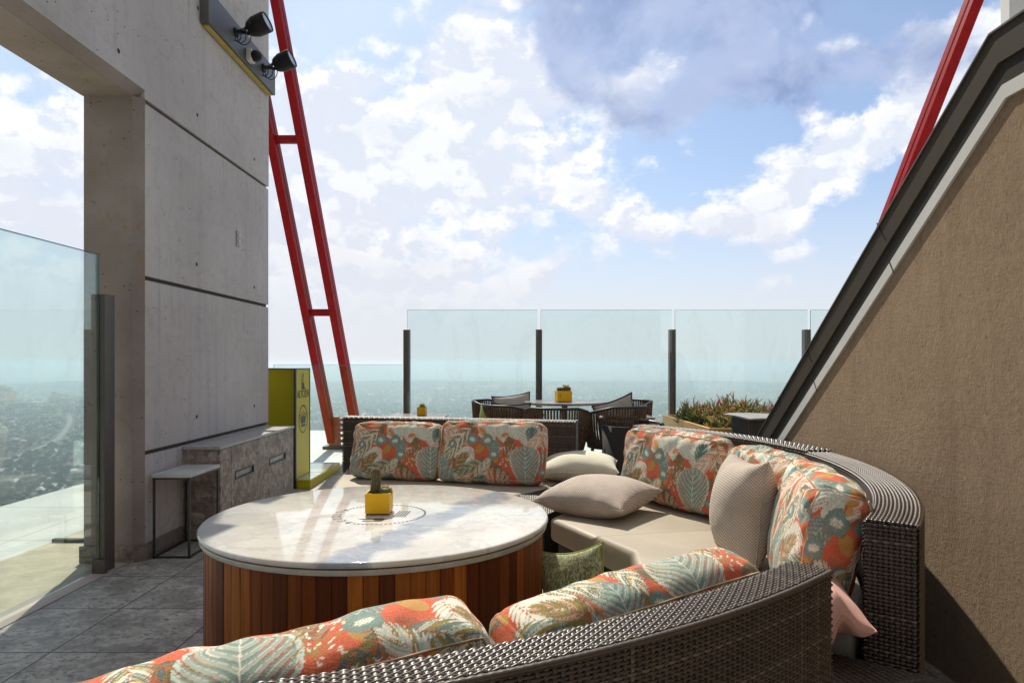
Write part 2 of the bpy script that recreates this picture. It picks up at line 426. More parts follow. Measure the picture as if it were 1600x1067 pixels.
breccia('skirting_stone', (.20, .165, .14), (.3, .25, .21), (.1, .08, .07), 1.5, .4)
simple('side_table_stone', (.55, .55, .53), .4, sc_=5)
simple('black_steel', (.02, .02, .02), .4, 0, .2)
simple('bronze_metal', (.105, .088, .075), .42, .35, .12, 6)
simple('dark_metal_box', (.12, .115, .11), .45, .3, .1, 4)
simple('yellow_strip', (.50, .38, .08), .5)
simple('plastic_black', (.010, .010, .011), .45, spec=.25)
simple('plastic_white', (.7, .68, .63), .4)
simple('switch_grey', (.34, .34, .34), .4)
simple('white_flashing', (.62, .61, .58), .5, 0, .06, 3, .06)
simple('fascia_brown', (.050, .041, .028), .7, 0, .1, 3, .05, spec=.15)
simple('fascia_dark', (.026, .022, .014), .7, 0, .1, 3, spec=.15)
simple('white_render', (.88, .87, .85), .8, sc_=2, var=.05)
S = mat('red_paint'); n = S.noise(S.pos, 5, 6, .65); n2 = S.noise(S.pos, 45, 3)
c = S.mix(S.smooth(n, .35, .7), (.27, .003, .005), (.35, .006, .008)); c = S.mix(S.smooth(n2, .68, .74, 0, .6), c, (.40, .14, .11)); c = S.mix(S.smooth(S.noise(S.scale(S.pos, (8, 8, 1.2)), 2, 6, .7), .55, .72, 0, .55), c, (.17, .006, .008))
fin(S, c, .45, S.bump(n2, .08, .003), spec=.12)
simple('red_faded', (.42, .09, .06), .6, sc_=12)
# yellow sign board
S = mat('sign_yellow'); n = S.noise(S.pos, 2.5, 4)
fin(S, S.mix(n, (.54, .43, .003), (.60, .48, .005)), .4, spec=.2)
simple('sign_yellow_shaded', (.27, .24, .002), .5, spec=.15, var=.06, sc_=3)  # board yellow darkened: shade on the camera-facing side put into the colour
simple('black_print', (.012, .012, .012), .5)
simple('mirror_top', (.55, .6, .55), .12, .2)
S = mat('pot_yellow'); n = S.noise(S.pos, 20, 4); fin(S, S.mix(n, (.74, .40, .004), (.82, .47, .008)), .4, spec=.25)
simple('soil', (.03, .022, .015), .95)
S = mat('cactus'); n = S.noise(S.pos, 90, 3); fin(S, S.mix(n, (.055, .06, .025), (.12, .10, .04)), .7)
simple('cactus_spine', (.55, .30, .22), .7)
simple('cactus_green', (.10, .15, .05), .6, sc_=40)
simple('flower_yellow', (.62, .52, .16), .6)
# marble
S = mat('marble')
p = S.o; w = S.vmath('ADD', p, S.vmath('MULTIPLY', S.vmath('SUBTRACT', S.noise(p, 3.2, 7, .66, 0, 1), (.5, .5, .5)), (.42, .42, .42)))
ps = S.sep(w)
g = S.noise(w, 2.6, 8, .62, .6); g2 = S.noise(S.scale(w, (1.5, 6, 1)), 3.2, 9, .7, 1.2)
c = S.mix(S.smooth(g, .35, .65), (.58, .55, .49), (.73, .71, .66))
c = S.mix(S.smooth(g2, .52, .62, 0, .5), c, (.60, .53, .43))
# broad blue-grey vein running obliquely across the right half
line = S.math('SUBTRACT', S.math('SUBTRACT', ps[0], S.math('MULTIPLY', ps[1], .45)), .34)
bd = S.smooth(S.math('ABSOLUTE', line), .05, .13, 1, 0)
c = S.mix(S.math('MULTIPLY', bd, S.smooth(g2, .25, .6, .45, 1)), c, (.27, .30, .35))
line2 = S.math('ADD', S.math('ADD', ps[0], S.math('MULTIPLY', ps[1], .15)), .78)
c = S.mix(S.smooth(S.math('ABSOLUTE', line2), .0, .3, .55, 0), c, (.42, .43, .43))
ed = S.math('ABSOLUTE', S.math('SUBTRACT', S.noise(w, 1.7, 9, .66, .8), .5))
c = S.mix(S.smooth(ed, .0, .022, .55, 0), c, (.42, .41, .40))
fin(S, c, .06, spec=.5)
simple('marble_edge', (.42, .41, .38), .35, sc_=12)
simple('logo_ink', (.04, .05, .065), .5, spec=.2)
# wood slats, colour from the attribute
S = mat('slat_wood'); at_ = S.n.new('ShaderNodeAttribute'); at_.attribute_name = 'print'
gr = S.noise(S.scale(S.pos, (26, 26, 1.1)), 2.6, 7, .65, .7)
gr2 = S.noise(S.scale(S.pos, (90, 90, 2)), 2, 4, .6)
c = S.mix(S.smooth(gr, .3, .72), S.mix(1, at_.outputs['Color'], (.55, .5, .45, 1), 'MULTIPLY'), at_.outputs['Color'])
c = S.mix(S.smooth(gr2, .5, .75, 0, .35), c, (.05, .015, .004))
fin(S, c, .5, S.bump(gr2, .12, .002), spec=.18)
simple('dark_gap', (.012, .008, .006), .9)
S = mat('planter_wood'); gr = S.noise(S.scale(S.o, (2, 2, 30)), 2.6, 7, .65, .6)
fin(S, S.mix(S.smooth(gr, .3, .7), (.52, .27, .07), (.74, .45, .16)), .5)
# wicker
S = mat('wicker'); n = S.noise(S.pos, 22, 3); oi = S.noise(S.scale(S.pos, (60, 60, 60)), 1, 2)
c = S.mix(S.smooth(n, .3, .7), (.028, .017, .010), (.056, .036, .023)); c = S.mix(S.smooth(oi, .4, .7, 0, .4), c, (.02, .014, .011))
ri = S.geo.outputs['Random Per Island']; c = S.mix(S.math('MULTIPLY', ri, .55), c, (.095, .064, .044)); c = S.mix(S.math('GREATER_THAN', ri, .95), c, (.13, .095, .07))
c = S.mix(S.smooth(S.noise(S.pos, 4.5, 5, .7), .56, .72, 0, .25), c, (.12, .095, .075))
fin(S, c, .38, S.bump(S.noise(S.pos, 400, 2), .06, .001), spec=.6)
simple('wicker_under', (.022, .016, .013), .8)
# fabrics
def fabric(name, a, b, weave=900, rough=.9, st=.35, vec=(1, 1, 1), sheen=.15):
    S = mat(name); p = S.sep(S.scale(S.o, vec))
    s1 = S.math('SINE', S.math('MULTIPLY', S.math('ADD', p[0], p[2]), weave)); s2 = S.math('SINE', S.math('MULTIPLY', S.math('SUBTRACT', S.math('ADD', p[1], p[2]), p[0]), weave))
    wv = S.math('MULTIPLY', S.math('ADD', s1, S.math('ADD', s2, 2)), .25)
    c = S.mix(wv, a, b); c = S.mix(S.smooth(S.noise(S.o, 7, 4), .4, .7, 0, .25), c, [x*.75 for x in a])
    fin(S, c, rough, S.bump(S.math('ADD', wv, S.math('MULTIPLY', S.noise(S.o, 12, 4), 3)), st, .0022), spec=.2, sheen=sheen); return S
fabric('white_cotton', (.66, .62, .48), (.80, .76, .62), 1500, st=.2)
fabric('grey_knit', (.30, .235, .185), (.72, .63, .54), 430, st=1.0)
fabric('pink_knit', (.56, .28, .22), (.78, .46, .38), 1100, st=.5)
fabric('grey_sheet', (.25, .25, .25), (.33, .33, .33), 300, st=.3)
fabric('chair_pillow_fabric', (.36, .32, .28), (.52, .47, .42), 700)
fabric('lime_fabric', (.28, .34, .06), (.38, .44, .1), 700)
simple('cushion_edge_dark', (.04, .035, .035), .8)
S = mat('green_stripe_fabric')
n = S.noise(S.scale(S.o, (75, 75, 5)), 1.6, 5, .7, 1.0); n2 = S.noise(S.scale(S.o, (170, 170, 12)), 1, 3)
c = S.mix(S.smooth(n, .42, .60), (.15, .18, .045), (.60, .60, .38)); c = S.mix(S.smooth(n2, .4, .6, 0, .35), c, (.09, .11, .03))
fin(S, c, .9, S.bump(n, .4, .003), sheen=.2)
S = mat('seat_vinyl'); n = S.noise(S.pos, 3.5, 4); n2 = S.noise(S.pos, 220, 3)
fin(S, S.mix(S.smooth(n, .3, .7), (.36, .31, .235), (.42, .365, .28)), .5, S.bump(S.math('ADD', S.math('MULTIPLY', n, 6), n2), .25, .003), spec=.35)
S = mat('tropical_print'); a_ = S.n.new('ShaderNodeAttribute'); a_.attribute_name = 'print'
wv = S.noise(S.o, 420, 2); big = S.noise(S.o, 9, 5, .6)
c = S.mix(S.smooth(wv, .35, .65, 0, .16), a_.outputs['Color'], (.75, .72, .66))
fin(S, c, .85, S.bump(S.math('ADD', S.math('MULTIPLY', big, 5), wv), .35, .003), spec=.2, sheen=.1)
# glass: thin tinted sheet
def glass(name, tint, refl=.06):
    S = mat(name); S.n.remove(S.b)
    tr = S.n.new('ShaderNodeBsdfTransparent'); S.put(tr.inputs[0], tint)
    gl = S.n.new('ShaderNodeBsdfGlossy'); gl.inputs['Roughness'].default_value = .02; gl.inputs['Color'].default_value = (.9, .95, .93, 1)
    lw = S.n.new('ShaderNodeLayerWeight'); lw.inputs['Blend'].default_value = .25
    f = S.lin(lw.outputs['Fresnel'], 0, 1, refl*.3, .30)
    sm_ = S.smooth(S.noise(S.scale(S.pos, (2.2, 2.2, .8)), 1.6, 6, .7, .8), .5, .78, 0, .05); sp_ = S.math('MULTIPLY', S.math('LESS_THAN', S.vor(S.pos, 55, 'F1'), .07), S.math('GREATER_THAN', S.noise(S.pos, 2.0, 2), .55)); dirt = S.math('ADD', sm_, S.math('MULTIPLY', sp_, .16))
    df = S.n.new('ShaderNodeBsdfDiffuse'); df.inputs[0].default_value = (.75, .76, .72, 1)
    mx = S.n.new('ShaderNodeMixShader'); S.put(mx.inputs[0], f); S.l.new(tr.outputs[0], mx.inputs[1]); S.l.new(gl.outputs[0], mx.inputs[2])
    m2 = S.n.new('ShaderNodeMixShader'); S.put(m2.inputs[0], dirt); S.l.new(mx.outputs[0], m2.inputs[1]); S.l.new(df.outputs[0], m2.inputs[2])
    S.l.new(m2.outputs[0], S.out.inputs[0])
glass('glass_pane', (.895, .955, .948))
glass('glass_edge', (.25, .42, .36), .2)
glass('lens_glass', (.5, .6, .7), .9)
simple('lens_pale', (.55, .6, .68), .15)
simple('rope_brown', (.115, .072, .042), .7, 0, .5, 30, spec=.2)
simple('table_brown', (.20, .175, .16), .28, 0, .1)
simple('slab_side', (.5, .5, .48), .8)
S = mat('succulent'); a_ = S.n.new('ShaderNodeAttribute'); a_.attribute_name = 'print'; fin(S, a_.outputs['Color'], .55)
# city
S = mat('suburb_ground')
n1 = S.noise(S.pos, .0011, 6, .6); n2 = S.noise(S.pos, .012, 6, .7); v = S.vor(S.pos, .028, 'F1', 'Color'); vd = S.vor(S.pos, .028, 'F1')
vs = S.sep(v)
c = S.mix(S.smooth(n2, .35, .65), (.03, .058, .02), (.09, .115, .04))
c = S.mix(S.smooth(n1, .58, .68, 0, .5), c, (.17, .15, .08))
spot = S.math('MULTIPLY', S.math('LESS_THAN', vd, .30), S.math('GREATER_THAN', vs[0], .55))
c = S.mix(spot, c, S.mix(vs[1], (.22, .21, .19), (.16, .09, .065)))
rd = S.math('LESS_THAN', S.vor(S.pos, .0062, 'DISTANCE_TO_EDGE'), .022)
c = S.mix(rd, c, (.20, .19, .17))
fin(S, c, .95, spec=.1)
S = mat('far_foliage'); n = S.noise(S.pos, .22, 5, .7); oi = S.n.new('ShaderNodeObjectInfo')
c = S.mix(S.smooth(n, .35, .65), (.022, .048, .014), (.10, .135, .04)); fin(S, c, .95, S.bump(S.noise(S.pos, .8, 4, .7), .8, 1.2), spec=.1)
simple('trunk_bark', (.08, .06, .045), .9)
S = mat('far_wall'); fin(S, S.mix(S.noise(S.pos, .02, 1), (.35, .31, .26), (.55, .53, .49)), .85)
S = mat('far_roof'); wn = S.vor(S.pos, .025, 'F1', 'Color'); c = S.mix(S.smooth(S.sep(wn)[0], .35, .65), (.20, .10, .065), (.19, .18, .17))
c = S.mix(S.math('GREATER_THAN', S.sep(wn)[1], .72), c, (.66, .64, .60)); fin(S, c, .8)
simple('road_far', (.27, .25, .22), .9, sc_=.1)
simple('tower_cladding', (.4, .4, .4), .5)
# ------------------------------------------------------------ setting
def flat(name, poly, z, m, th=.004, kind='structure'):
    b = MB(); b.prism(poly, z-th, z); o = b.build(name, m); return tag(o, kind=kind)
# tower body carrying the roof
b = MB(); b.box(-4.86, 12, -12, 13.68, -198.9, -.30)
o = b.build('tower', 'tower_cladding'); tag(o, 'tall tower body below the roof terrace', 'tower', kind='structure')
b = MB(); b.box(-4.87, 12.5, -12.5, 13.7, -.30, 0, bev=.02)
o = b.build('roof_slab', 'roof_paving'); tag(o, kind='structure')
flat('beige_floor', [(-3.50, -6), (-2.72, -6), (-2.72, 6.2), (-3.50, 6.2)], .004, 'beige_paving', .003)
flat('terrace_floor', [(-2.62, -8), (6, -8), (6, 8.95), (-2.62, 8.95)], .008, 'floor_tile', .007)
flat('threshold', [(-2.76, -6), (-2.60, -6), (-2.60, 4.62), (-2.76, 4.62)], .013, 'threshold_stone', .008)

# concrete wall with opening
W = thing('concrete_wall', 'tall grey board-marked concrete wall with a large opening on the left', 'wall', (-2.72, 5.8, 0))
XO, XI, Y0, Y1, CH = -2.53, -2.92, 4.60, 6.99, .055
def panel(z0, z1):
    b = MB()
    poly = [(XI+.02, Y0), (XO-CH, Y0), (XO, Y0+CH), (XO, Y1-.01), (XO-.01, Y1), (XI, Y1), (XI, Y0+.02)]
    b.prism(poly, z0, z1); return b
GR = [(.72, .75), (1.915, 1.945), (3.12, 3.15)]
zs = [0.0]+[g for q in GR for g in q]
for z0, z1 in ((0, .72), (.75, 1.915), (1.945, 3.12)):
    panel(z0, z1).build('wall_panel', 'concrete', W, smooth=False)
b = MB(); b.box(XI+.02, XO-.02, Y0+.05, Y1-.02, .01, 3.14); b.build('groove_core', 'groove', W)
# lintel: chamfered lower edge, runs on over the camera; its face is in line with the panels
b = MB()
lp = [(XI, 3.15), (XO-CH, 3.15), (XO, 3.15+CH), (XO, 7.2), (XI, 7.2)]      # (x,z)
n = len(lp); V = [(x, -6, z) for x, z in lp]+[(x, Y0+CH, z) for x, z in lp]
b.add(V, [tuple(range(n)), tuple(range(n, 2*n))[::-1]]+[(i, n+i, n+(i+1) % n, (i+1) % n) for i in range(n)])
b.box(XI, XO, Y0+CH+.0, Y1, 3.15, 7.2)
b.build('lintel', 'concrete', W)
# reveal sheet (browner, stained face of the pier) and soffit
b = MB(); b.box(XI+.012, XO-CH, Y0-.004, Y0-.001, .12, 3.147); b.build('reveal_face', 'concrete_reveal', W)
b = MB(); b.box(XI+.005, XO-CH-.002, -6, Y0-.005, 3.144, 3.148); b.build('soffit', 'concrete_reveal', W)
b = MB(); b.prism([(XI-.01, Y0-.02), (XO-CH, Y0-.02), (XO+.02, Y0+CH-.01), (XO+.02, 5.16), (XO+.001, 5.16), (XO+.001, Y0+CH), (XO-CH, Y0-.004), (XI-.01, Y0-.004)], .008, .12)
b.build('skirting', 'skirting_stone', W)
def wallpt(px, py, X=XO):
    Y = X*FPX/(px-CX); return (X, Y, H-(py-CY)/FPX*Y)
for px, py in [(185, 80), (308, 180), (397, 249), (307, 413), (397, 449), (307, 651), (397, 634), (309, 13)]:
    x, y, z = wallpt(px, py)
    b = MB(); b.lathe(0, 0, [(.0, 0), (.011, 0), (.014, .0015), (.0155, .001)], 20, axis=(1, 0, 0), org=(XO+.001, y, z)); b.build('tie_hole', 'groove', W)

b = MB(); b.prism([(XO-CH-.0005, Y0-.0035), (XO-CH+.001, Y0-.004), (XO+.0025, Y0+CH-.002), (XO+.0015, Y0+CH+.001)], .12, 3.147); b.build('corner_chamfer', 'concrete_reveal', W)
b = MB(); V = [(x, y, z) for y in (-6, Y0+CH) for x, z in ((XO-CH-.001, 3.147), (XO+.0025, 3.15+CH), (XO+.001, 3.15+CH+.002), (XO-CH, 3.152))]
b.add(V, [(0, 1, 2, 3), (7, 6, 5, 4), (0, 4, 5, 1), (1, 5, 6, 2), (2, 6, 7, 3), (3, 7, 4, 0)]); b.build('edge_chamfer', 'concrete_reveal', W)

# switch plate
T_ = thing('wall_switch', 'small grey switch plate high on the concrete wall', 'switch', wallpt(371, 373))
x, y, z = wallpt(371, 373)
b = MB(); b.box(XO, XO+.012, y-.035, y+.035, z-.07, z+.07, bev=.004); b.build('plate', 'switch_grey', T_)
for k in (-1, 1):
    b = MB(); b.box(XO+.012, XO+.024, y-.012, y+.012, z+k*.03-.012, z+k*.03+.012, bev=.003); b.build('button', 'plastic_white', T_)

# flood light box on the wall
LB = thing('wall_light_box', 'long grey metal service box fixed high on the concrete wall', 'light box', (XO, 6.2, 4.06))
b = MB(); b.box(XO, XO+.075, 5.46, 6.97, 4.075, 4.34, bev=.004); b.build('housing', 'dark_metal_box', LB)
b = MB(); b.box(XO+.012, XO+.052, 5.50, 6.93, 4.06, 4.073); b.build('light_strip', 'yellow_strip', LB)
def flood(x, y, z, lab):
    t = thing('floodlight', lab, 'floodlight', (XO+.075, y, z), 'floodlights on the metal box')
    a = Vector((.95, -.12, .34)).normalized(); c0 = Vector((XO+.20, y-.02, z+.01))
    b = MB(); b.lathe(0, 0, [(0, 0), (.055, 0), (.068, .02), (.082, .06), (.085, .065), (.088, .17), (.085, .185), (.079, .185), (.078, .172)], 40, axis=a, org=c0)
    b.build('barrel', 'plastic_black', t, smooth='auto')
    b = MB(); b.lathe(0, 0, [(0, .174), (.079, .174)], 40, axis=a, org=c0); b.build('lens', 'lens_pale', t)
    b = MB(); b.lathe(0, 0, [(0, 0), (.04, 0), (.04, .02), (0, .02)], 24, axis=(1, 0, 0), org=(XO+.075, y, z-.005))
    b.beam((XO+.09, y, z), (XO+.17, y, z), .025, .03)
    for s_ in (-1, 1):
        e = c0+a*.06; b.beam((XO+.16, y+s_*.03, z), (e.x, e.y+s_*.09, e.z), .012, .03)
    b.build('bracket', 'plastic_black', t)
    b = MB()
    for k in range(3):
        rr = .045+.014*k; P = [(XO+.10+.02*k+rr*.8*math.cos(q)+.02*k, y-.03-.02*k, z-.05-.012*k+rr*math.sin(q)) for q in np.linspace(0, 2*math.pi, 22)]
        b.tube(P, .004, 6)
    b.build('cable', 'plastic_black', t, smooth=True)
flood(0, 5.98, 4.245, 'black floodlight at the upper near end of the metal box on the wall')
flood(0, 6.63, 4.215, 'black floodlight at the outer far end of the metal box, beside the red frame')
t = thing('motion_sensor', 'white and black dome sensor between the two floodlights', 'sensor', (XO+.075, 6.25, 4.15))
b = MB(); b.box(XO+.075, XO+.13, 6.20, 6.30, 4.10, 4.21, bev=.01); b.build('base', 'plastic_white', t)
b = MB(); b.lathe(0, 0, [(0, 0), (.045, 0), (.052, .02), (.048, .05), (.03, .075), (0, .085)], 24, axis=(.9, -.3, -.1), org=(XO+.128, 6.25, 4.155)); b.build('dome', 'plastic_black', t, smooth=True)

# glass screens
def post(x, y, h, w, d, lab, group=None, shoe=True):
    t = thing('screen_post', lab, 'post', (x, y, 0), group)
    b = MB(); b.box(x-w/2, x+w/2, y-d/2, y+d/2, .01, h, bev=.003); b.build('shaft', 'bronze_metal', t)
    if shoe:
        b = MB(); b.box(x-w/2-.012, x+w/2+.02, y-d/2-.03, y-d/2-.0005, .01, .10, bev=.004); b.build('shoe', 'bronze_metal', t)
    return t
def pane(name, x0, x1, y0, y1, z0, z1, lab, group=None):
    t = thing(name, lab, 'glass screen', ((x0+x1)/2, (y0+y1)/2, 0), group)
    b = MB(); b.box(x0, x1, y0, y1, z0, z1); b.build('pane', 'glass_pane', t)
    b = MB(); b.box(x0, x1, y0, y1, z1+.0005, z1+.004)
    if x1-x0 < y1-y0: b.box(x0, x1, y1+.0005, y1+.003, z0, z1)
    else: b.box(x0-.003, x0-.0005, y0, y1, z0, z1)
    b.build('polished_edge', 'glass_edge', t)
    return t
t = post(-2.655, 4.42, 1.79, .055, .11, 'dark bronze post standing before the concrete pier')
pane('side_screen', -2.672, -2.66, 2.60, 4.36, .03, 2.04, 'tall clear greenish glass screen filling the wall opening')
GP = 'posts of the rear glass screen'
for i, (x, l) in enumerate([(-1.44, 'bronze post at the left end of the tall rear glass, behind the small cactus pot'), (.305, 'bronze post behind the dining table, second from the left in the rear glass'),
                            (2.065, 'bronze post beside the succulent planter in the rear glass'), (3.84, 'bronze post partly covered by the sloping wall edge')]):
    post(x, 9.03, 1.79, .082, .10, l, GP, shoe=False)
GG = 'tall panes of the rear glass screen'
for x0, x1, l in [(-1.42, .285, 'tall rear glass pane between the left end post and the post behind the dining table'), (.325, 2.045, 'tall rear glass pane behind the dining chairs, between the two middle posts'),
                  (2.085, 3.82, 'tall rear glass pane above the succulent planter'), (3.86, 5.6, 'tall rear glass pane mostly hidden by the sloping wall')]:
    pane('rear_screen', x0, x1, 8.94, 8.952, .03, 2.04, l, GG)
pane('low_screen', -3.2, -1.50, 9.03, 9.042, .02, 1.325, 'lower glass pane in front of the red steel frame')
b = MB(); b.box(-3.48, -3.0, 5.12, 5.16, .005, .03); o = b.build('floor_channel', 'black_steel'); tag(o, 'short dark metal channel on the pale floor outside the opening', 'channel')

# red steel ladder frames
def frame(base, d, sep, rungs, w, name, lab, tmax, ext=None):
    t = thing('steel_frame', lab, 'steel frame', base, 'red steel frames')
    base = np.array(base, float); d = np.array(d, float); sep = np.array(sep, float)
    for k in (0, 1):
        p0 = base+sep*k; p1 = p0+d*tmax
        u = d/np.linalg.norm(d); r = np.array([1.0, 0, 0]); r -= u*np.dot(u, r); r /= np.linalg.norm(r); q = np.cross(u, r)
        b = MB()      # channel section: web with two flanges
        b.beam(p0, p1, w, .012, up=tuple(q))
        b.beam(p0+r*(w/2-.006)+q*.05, p1+r*(w/2-.006)+q*.05, .012, .11, up=tuple(q)); b.beam(p0-r*(w/2-.006)+q*.05, p1-r*(w/2-.006)+q*.05, .012, .11, up=tuple(q))
        b.beam(p0-q*.055, p1-q*.055, w*.92, .09, up=tuple(q))
        b.build('chord', 'red_paint', t)
    for s_ in rungs:
        a = base+d*s_+sep*.0; c = a+sep
        b = MB(); b.beam(a, c, .07, .10); b.beam(a+sep*.12+np.array([0, 0, 0]), a+sep*.12+np.array([0, 0, .001])+sep*.01, .1, .17); b.beam(c-sep*.12, c-sep*.11, .1, .17)
        b.build('rung', 'red_paint', t)
        for e, sg in ((a, 1), (c, -1)):
            for dz in (-.045, .045):
                b = MB(); b.lathe(0, 0, [(0, 0), (.013, 0), (.013, .012), (0, .012)], 6, axis=(0, -1, 0), org=(e[0]+sg*sep[0]*.12, e[1]-.052, e[2]+dz))
                b.build('bolt', 'red_faded', t)
    return t
t = frame((-2.90, 10.8, .12), (-.43, -1.5, 4.34), (.41, .0, 0), [.455, 1.0-.015, 1.52], .118, 'steel_frame', 'leaning red steel ladder frame beside the concrete wall', 2.6)
b = MB(); b.box(-3.02, -2.70, 10.66, 10.95, .0, .05, bev=.005); b.build('base_plate', 'black_steel', t)
b = MB(); b.prism_x([(10.7, .05), (10.9, .05), (10.85, .5), (10.75, .5)], -2.93, -2.79)
b.build('foot', 'red_faded', t)
for k in range(5):
    b = MB(); b.box(-2.79, -2.66-.012*k+.03, 10.71, 10.87, .10+k*.085, .14+k*.085, bev=.008); b.build('fin', 'red_faded', t)
b = MB(); b.box(-2.62, -2.46, 10.7, 10.86, .02, .13, bev=.01); o = b.build('cleat_block', 'red_faded'); tag(o, 'small faded red block on the roof beside the frame foot', 'block')
frame((4.53, 10.8, .12), (1.0, -1.5, 4.34), (.62, .0, 0), [.5, 1.0, 1.6], .145, 'steel_frame', 'leaning red steel frame behind the sloping stucco wall', 2.6)

# stucco enclosure with sloping edge
SW = thing('stucco_wall', 'rough brown stucco wall with a steep sloping top edge', 'wall', (2.7, 2.0, 0))
XW = 1.85
def off(d):     # outline of the enclosure moved outwards by d, (y,z) from floor to top and back to behind the camera
    s_ = math.hypot(2.19, 1.57); ny, nz = 1.57/s_, 2.19/s_
    def online(z): return 4.77+ny*d-( (z-(.82+nz*d)) * 2.19/1.57 )
    zt = 2.39+d
    return online(0.0), (online(zt), zt)
def band(d0, d1, x0, x1, name, m):
    a0, p0 = off(d0); a1, p1 = off(d1)
    b = MB(); b.prism_x([(a0, 0), p0, (-4, p0[1]), (-4, p1[1]), p1, (a1, 0)][::-1], x0, x1); return b.build(name, m, SW)
y0_, pt = off(-.045)
b = MB(); b.prism_x([(-4, 0), (y0_, 0), pt, (-4, pt[1])], XW, XW+1.6); b.build('stucco', 'stucco', SW)
band(-.045, .01, XW-.012, XW+1.5, 'flashing', 'white_flashing')
band(.01, .105, XW+.004, XW+1.5, 'lower_fascia', 'fascia_dark')
band(.105, .118, XW-.006, XW+1.5, 'bead', 'fascia_brown')
band(.118, .232, XW-.004, XW+1.5, 'upper_fascia', 'fascia_brown')
band(.232, .240, XW-.012, XW+1.5, 'cap', 'bronze_metal')
for yy_, d_ in ((3.35, 0), (4.2, 0)):      # joints in the metal edge
    zz_ = .82+(4.77-yy_)*1.57/2.19
    b = MB(); b.beam((XW-.0135, yy_-.03, zz_-.05), (XW-.0135, yy_+.012, zz_+.014), .003, .004); b.beam((XW-.0052, yy_+.06, zz_+.125), (XW-.0052, yy_+.14, zz_+.225), .003, .005); b.build('joint', 'fascia_dark', SW)
b = MB(); b.box(2.93, 4.6, 4.05, 4.13, 0, 8, bev=.004); o = b.build('white_wall', 'white_render'); tag(o, 'white rendered upright behind the top of the stucco wall', 'wall')

# ------------------------------------------------------------ stone counter, side table, sign
C_ = thing('stone_counter', 'long low counter clad in mottled brown stone along the concrete wall', 'counter', (-2.39, 6.0, 0))
b = MB(); b.box(-2.528, -2.262, 5.185, 6.89, .008, .690); b.build('carcass', 'counter_stone', C_)
b = MB(); b.box(-2.529, -2.24, 5.17, 6.91, .693, .716, bev=.002); b.build('top', 'counter_top_stone', C_)
def door(y0, y1, hy=None):
    b = MB(); x0, x1 = -2.260, -2.245
    if hy is None: b.box(x0, x1, y0, y1, .03, .688, bev=.0015)
    else:
        a, c = hy; z0, z1 = .415, .485
        b.box(x0, x1, y0, a, .03, .688); b.box(x0, x1, c, y1, .03, .688); b.box(x0, x1, a, c, .03, z0); b.box(x0, x1, a, c, z1, .688)
    d = b.build('door_panel', 'counter_stone', C_)
    if hy is not None:
        b = MB(); b.box(x0, x1+.004, a, a+.012, z0, z1); b.box(x0, x1+.004, c-.012, c, z0, z1); b.box(x0, x1+.004, a+.012, c-.012, z0, z0+.012); b.box(x0, x1+.004, a+.012, c-.012, z1-.012, z1)
        b.build('slot_frame', 'black_steel', d)
        b = MB(); b.box(x0-.0005, x0+.004, a+.012, c-.012, z0+.012, z1-.012); b.build('slot_lining', 'counter_top_stone', d)
door(5.19, 5.392); door(5.398, 5.94, (5.46, 5.85)); door(5.946, 6.885, (6.22, 6.66))
T_ = thing('side_table', 'slim side table with a pale stone top on black steel legs by the counter', 'table', (-2.37, 4.92, 0))
b = MB(); b.box(-2.50, -2.235, 4.685, 5.16, .562, .586, bev=.003); b.build('top', 'side_table_stone', T_)
for x in (-2.488, -2.247):
    for y in (4.697, 5.148):
        b = MB(); b.box(x-.007, x+.007, y-.007, y+.007, .009, .561); b.build('leg', 'black_steel', T_)
for z in (.0095, .5465):
    b = MB()
    for x in (-2.488, -2.247): b.box(x-.006, x+.006, 4.690, 5.155, z, z+.014)
    for y in (4.697, 5.148): b.box(-2.483, -2.252, y-.005, y+.005, z+.001, z+.013)
    b.build('rail', 'black_steel', T_)

SG = thing('sign_board', 'tall yellow advertising board with black crown emblem', 'sign', (-2.55, 7.5, 0))
b = MB(); b.box(-2.95, -2.362, 7.28, 7.78, .02, 1.282); b.build('body', 'sign_yellow_shaded', SG)
b = MB(); b.box(-2.361, -2.350, 7.305, 7.775, .03, 1.278); b.build('face', 'sign_yellow', SG)
b = MB(); b.box(-2.365, -2.344, 7.272, 7.303, .02, 1.283); b.box(-2.365, -2.344, 7.777, 7.787, .02, 1.283); b.box(-2.96, -2.344, 7.270, 7.79, 1.2835, 1.293); b.box(-2.361, -2.344, 7.304, 7.776, 1.279, 1.283)
b.box(-2.361, -2.344, 7.304, 7.776, .02, .03); b.build('frame', 'black_steel', SG)
def text_mesh(s, size, extrude=.001):
    cu = bpy.data.curves.new('lettering', 'FONT'); cu.body = s; cu.size = size; cu.extrude = extrude; cu.align_x = 'CENTER'; cu.align_y = 'CENTER'
    ob = bpy.data.objects.new('lettering_tmp', cu); col.objects.link(ob); bpy.context.view_layer.update()
    me = bpy.data.meshes.new_from_object(ob.evaluated_get(bpy.context.evaluated_depsgraph_get()))
    V = np.array([v.co[:] for v in me.vertices]); F = [list(p.vertices) for p in me.polygons]
    bpy.data.objects.remove(ob); bpy.data.curves.remove(cu); bpy.data.meshes.remove(me); return V, F
XS = -2.3485; YC = 7.54
def onface(V): V = np.asarray(V, float); return np.stack([XS+V[:, 2] if V.shape[1] > 2 else np.full(len(V), XS), YC+V[:, 0], V[:, 1]], 1)
b = MB(); V, F = text_mesh('ALTO234', .112); V[:, 1] = V[:, 1]*1.1+1.005; V[:, 0] *= .90; b.add(onface(V), F); b.build('lettering', 'black_print', SG)
def pl(b, pts, d=.0012):
    n = len(pts); V = [(XS, YC+x, z) for x, z in pts]+[(XS+d, YC+x, z) for x, z in pts]
    b.add(V, [tuple(range(n, 2*n))]+[(i, (i+1) % n, n+(i+1) % n, n+i) for i in range(n)])
